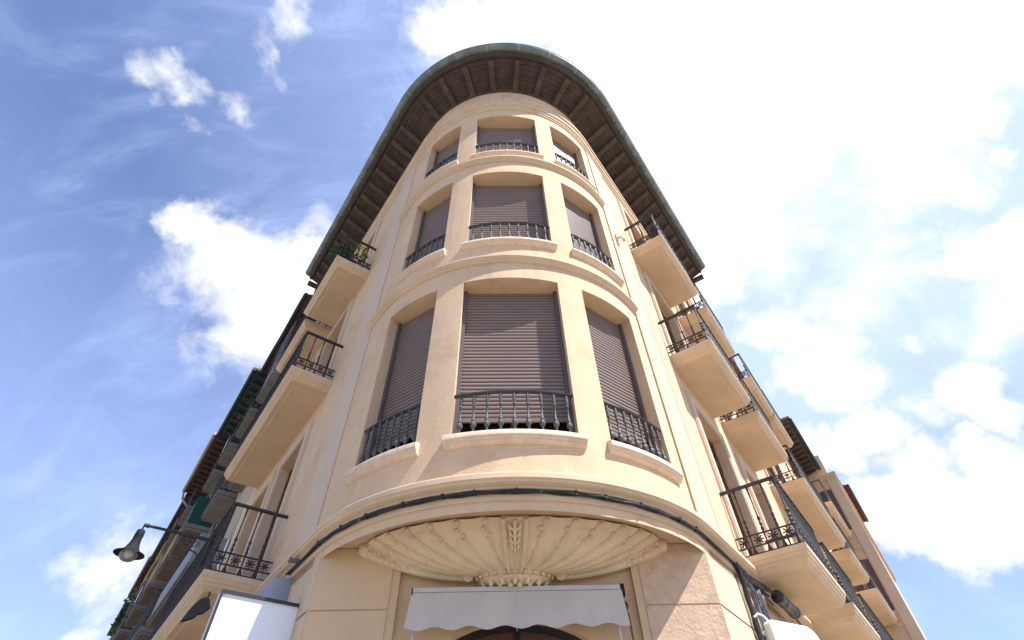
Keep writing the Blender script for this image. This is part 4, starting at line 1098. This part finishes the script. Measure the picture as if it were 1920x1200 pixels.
for s0, s1, z, d in ((18.3, 22.3, FLOOR[3], .88), (18.0, 22.3, FLOOR[2], .89), (18.0, 22.3, FLOOR[1], .89)):
    balcony(R3, 'R', s0, s1, z, d, gap=.3)
    for c in (19.4, 21.2): door(R3, 'R', c - .6, c + .6, z + .02, z + 2.6, trim=False, deep=.002)

# the house that steps forward into the street at the end of the right row
EH = thing('end_house', 'cream house stepping forward at right row end with brown shutters and pilaster', 'building', PW('R', 23, 1.4, -EYE))
SE = 22.4
b = MB(); wbox(b, 'R', SE, 40, -9, 1.40, -EYE, 13.35); wbox(b, 'R', SE + .1, 40, -9, 1.22, 13.351, 14.8); b.build('wall', M_STUCCO, EH)
b = MB(); wbox(b, 'R', SE - .14, 40.1, .05, 1.55, 13.45, 13.62); wbox(b, 'R', SE - .08, 40.05, .05, 1.48, 13.30, 13.449); b.build('cornice', M_TRIM, EH)
b = MB(); wbox(b, 'R', SE - .05, SE + .6, 1.03, 1.46, -EYE + .1, 13.299); b.build('pilaster', M_PIL, EH)
b = MB(); wbox(b, 'R', SE - .03, SE, .0, 1.02, 9.93, 10.08); wbox(b, 'R', SE - .03, SE, .0, 1.02, 6.65, 6.80); b.build('floor_band', M_TRIM, EH)
for z0, z1 in ((10.75, 12.85), (7.25, 9.4), (3.4, 5.7)):
    b = MB(); wbox(b, 'R', SE - .012, SE, .42, .99, z0, z1); w_ = b.build('window', M_MAUVE, EH)
    b = MB()
    for k in range(int((z1 - z0) / .09)): wbox(b, 'R', SE - .022, SE - .0125, .47, .94, z0 + .04 + k * .09, z0 + .10 + k * .09)
    b.build('shutter_slats', M_MAUVE, w_)
    b = MB(); wbox(b, 'R', SE - .09, SE, .36, 1.02, z0 - .14, z0 - .02); b.build('sill', M_TRIM, w_)
for z0 in (7.2, 10.8, 3.4):
    b = MB(); wbox(b, 'R', SE - .02, SE, .02, .30, z0 - .5, z0 + 2.6); b.build('door_leaf', M_DOOR, EH)
R5 = house('far_house', 'distant house whose dark brown eave shows beyond the end house on the right', 'R', 27.5, 33.2, 1.2, 14.9, 1.72, M_STUCCO, M_DGREEN, M_DKTILE, .5)

for o in bpy.data.objects:
    if o.parent is None and o.get('category') == 'building' and o.name.startswith('town_house'): o['group'] = GRP_L
    if o.parent is None and o.get('category') == 'plant': o['group'] = 'plants on the balconies of the left street'
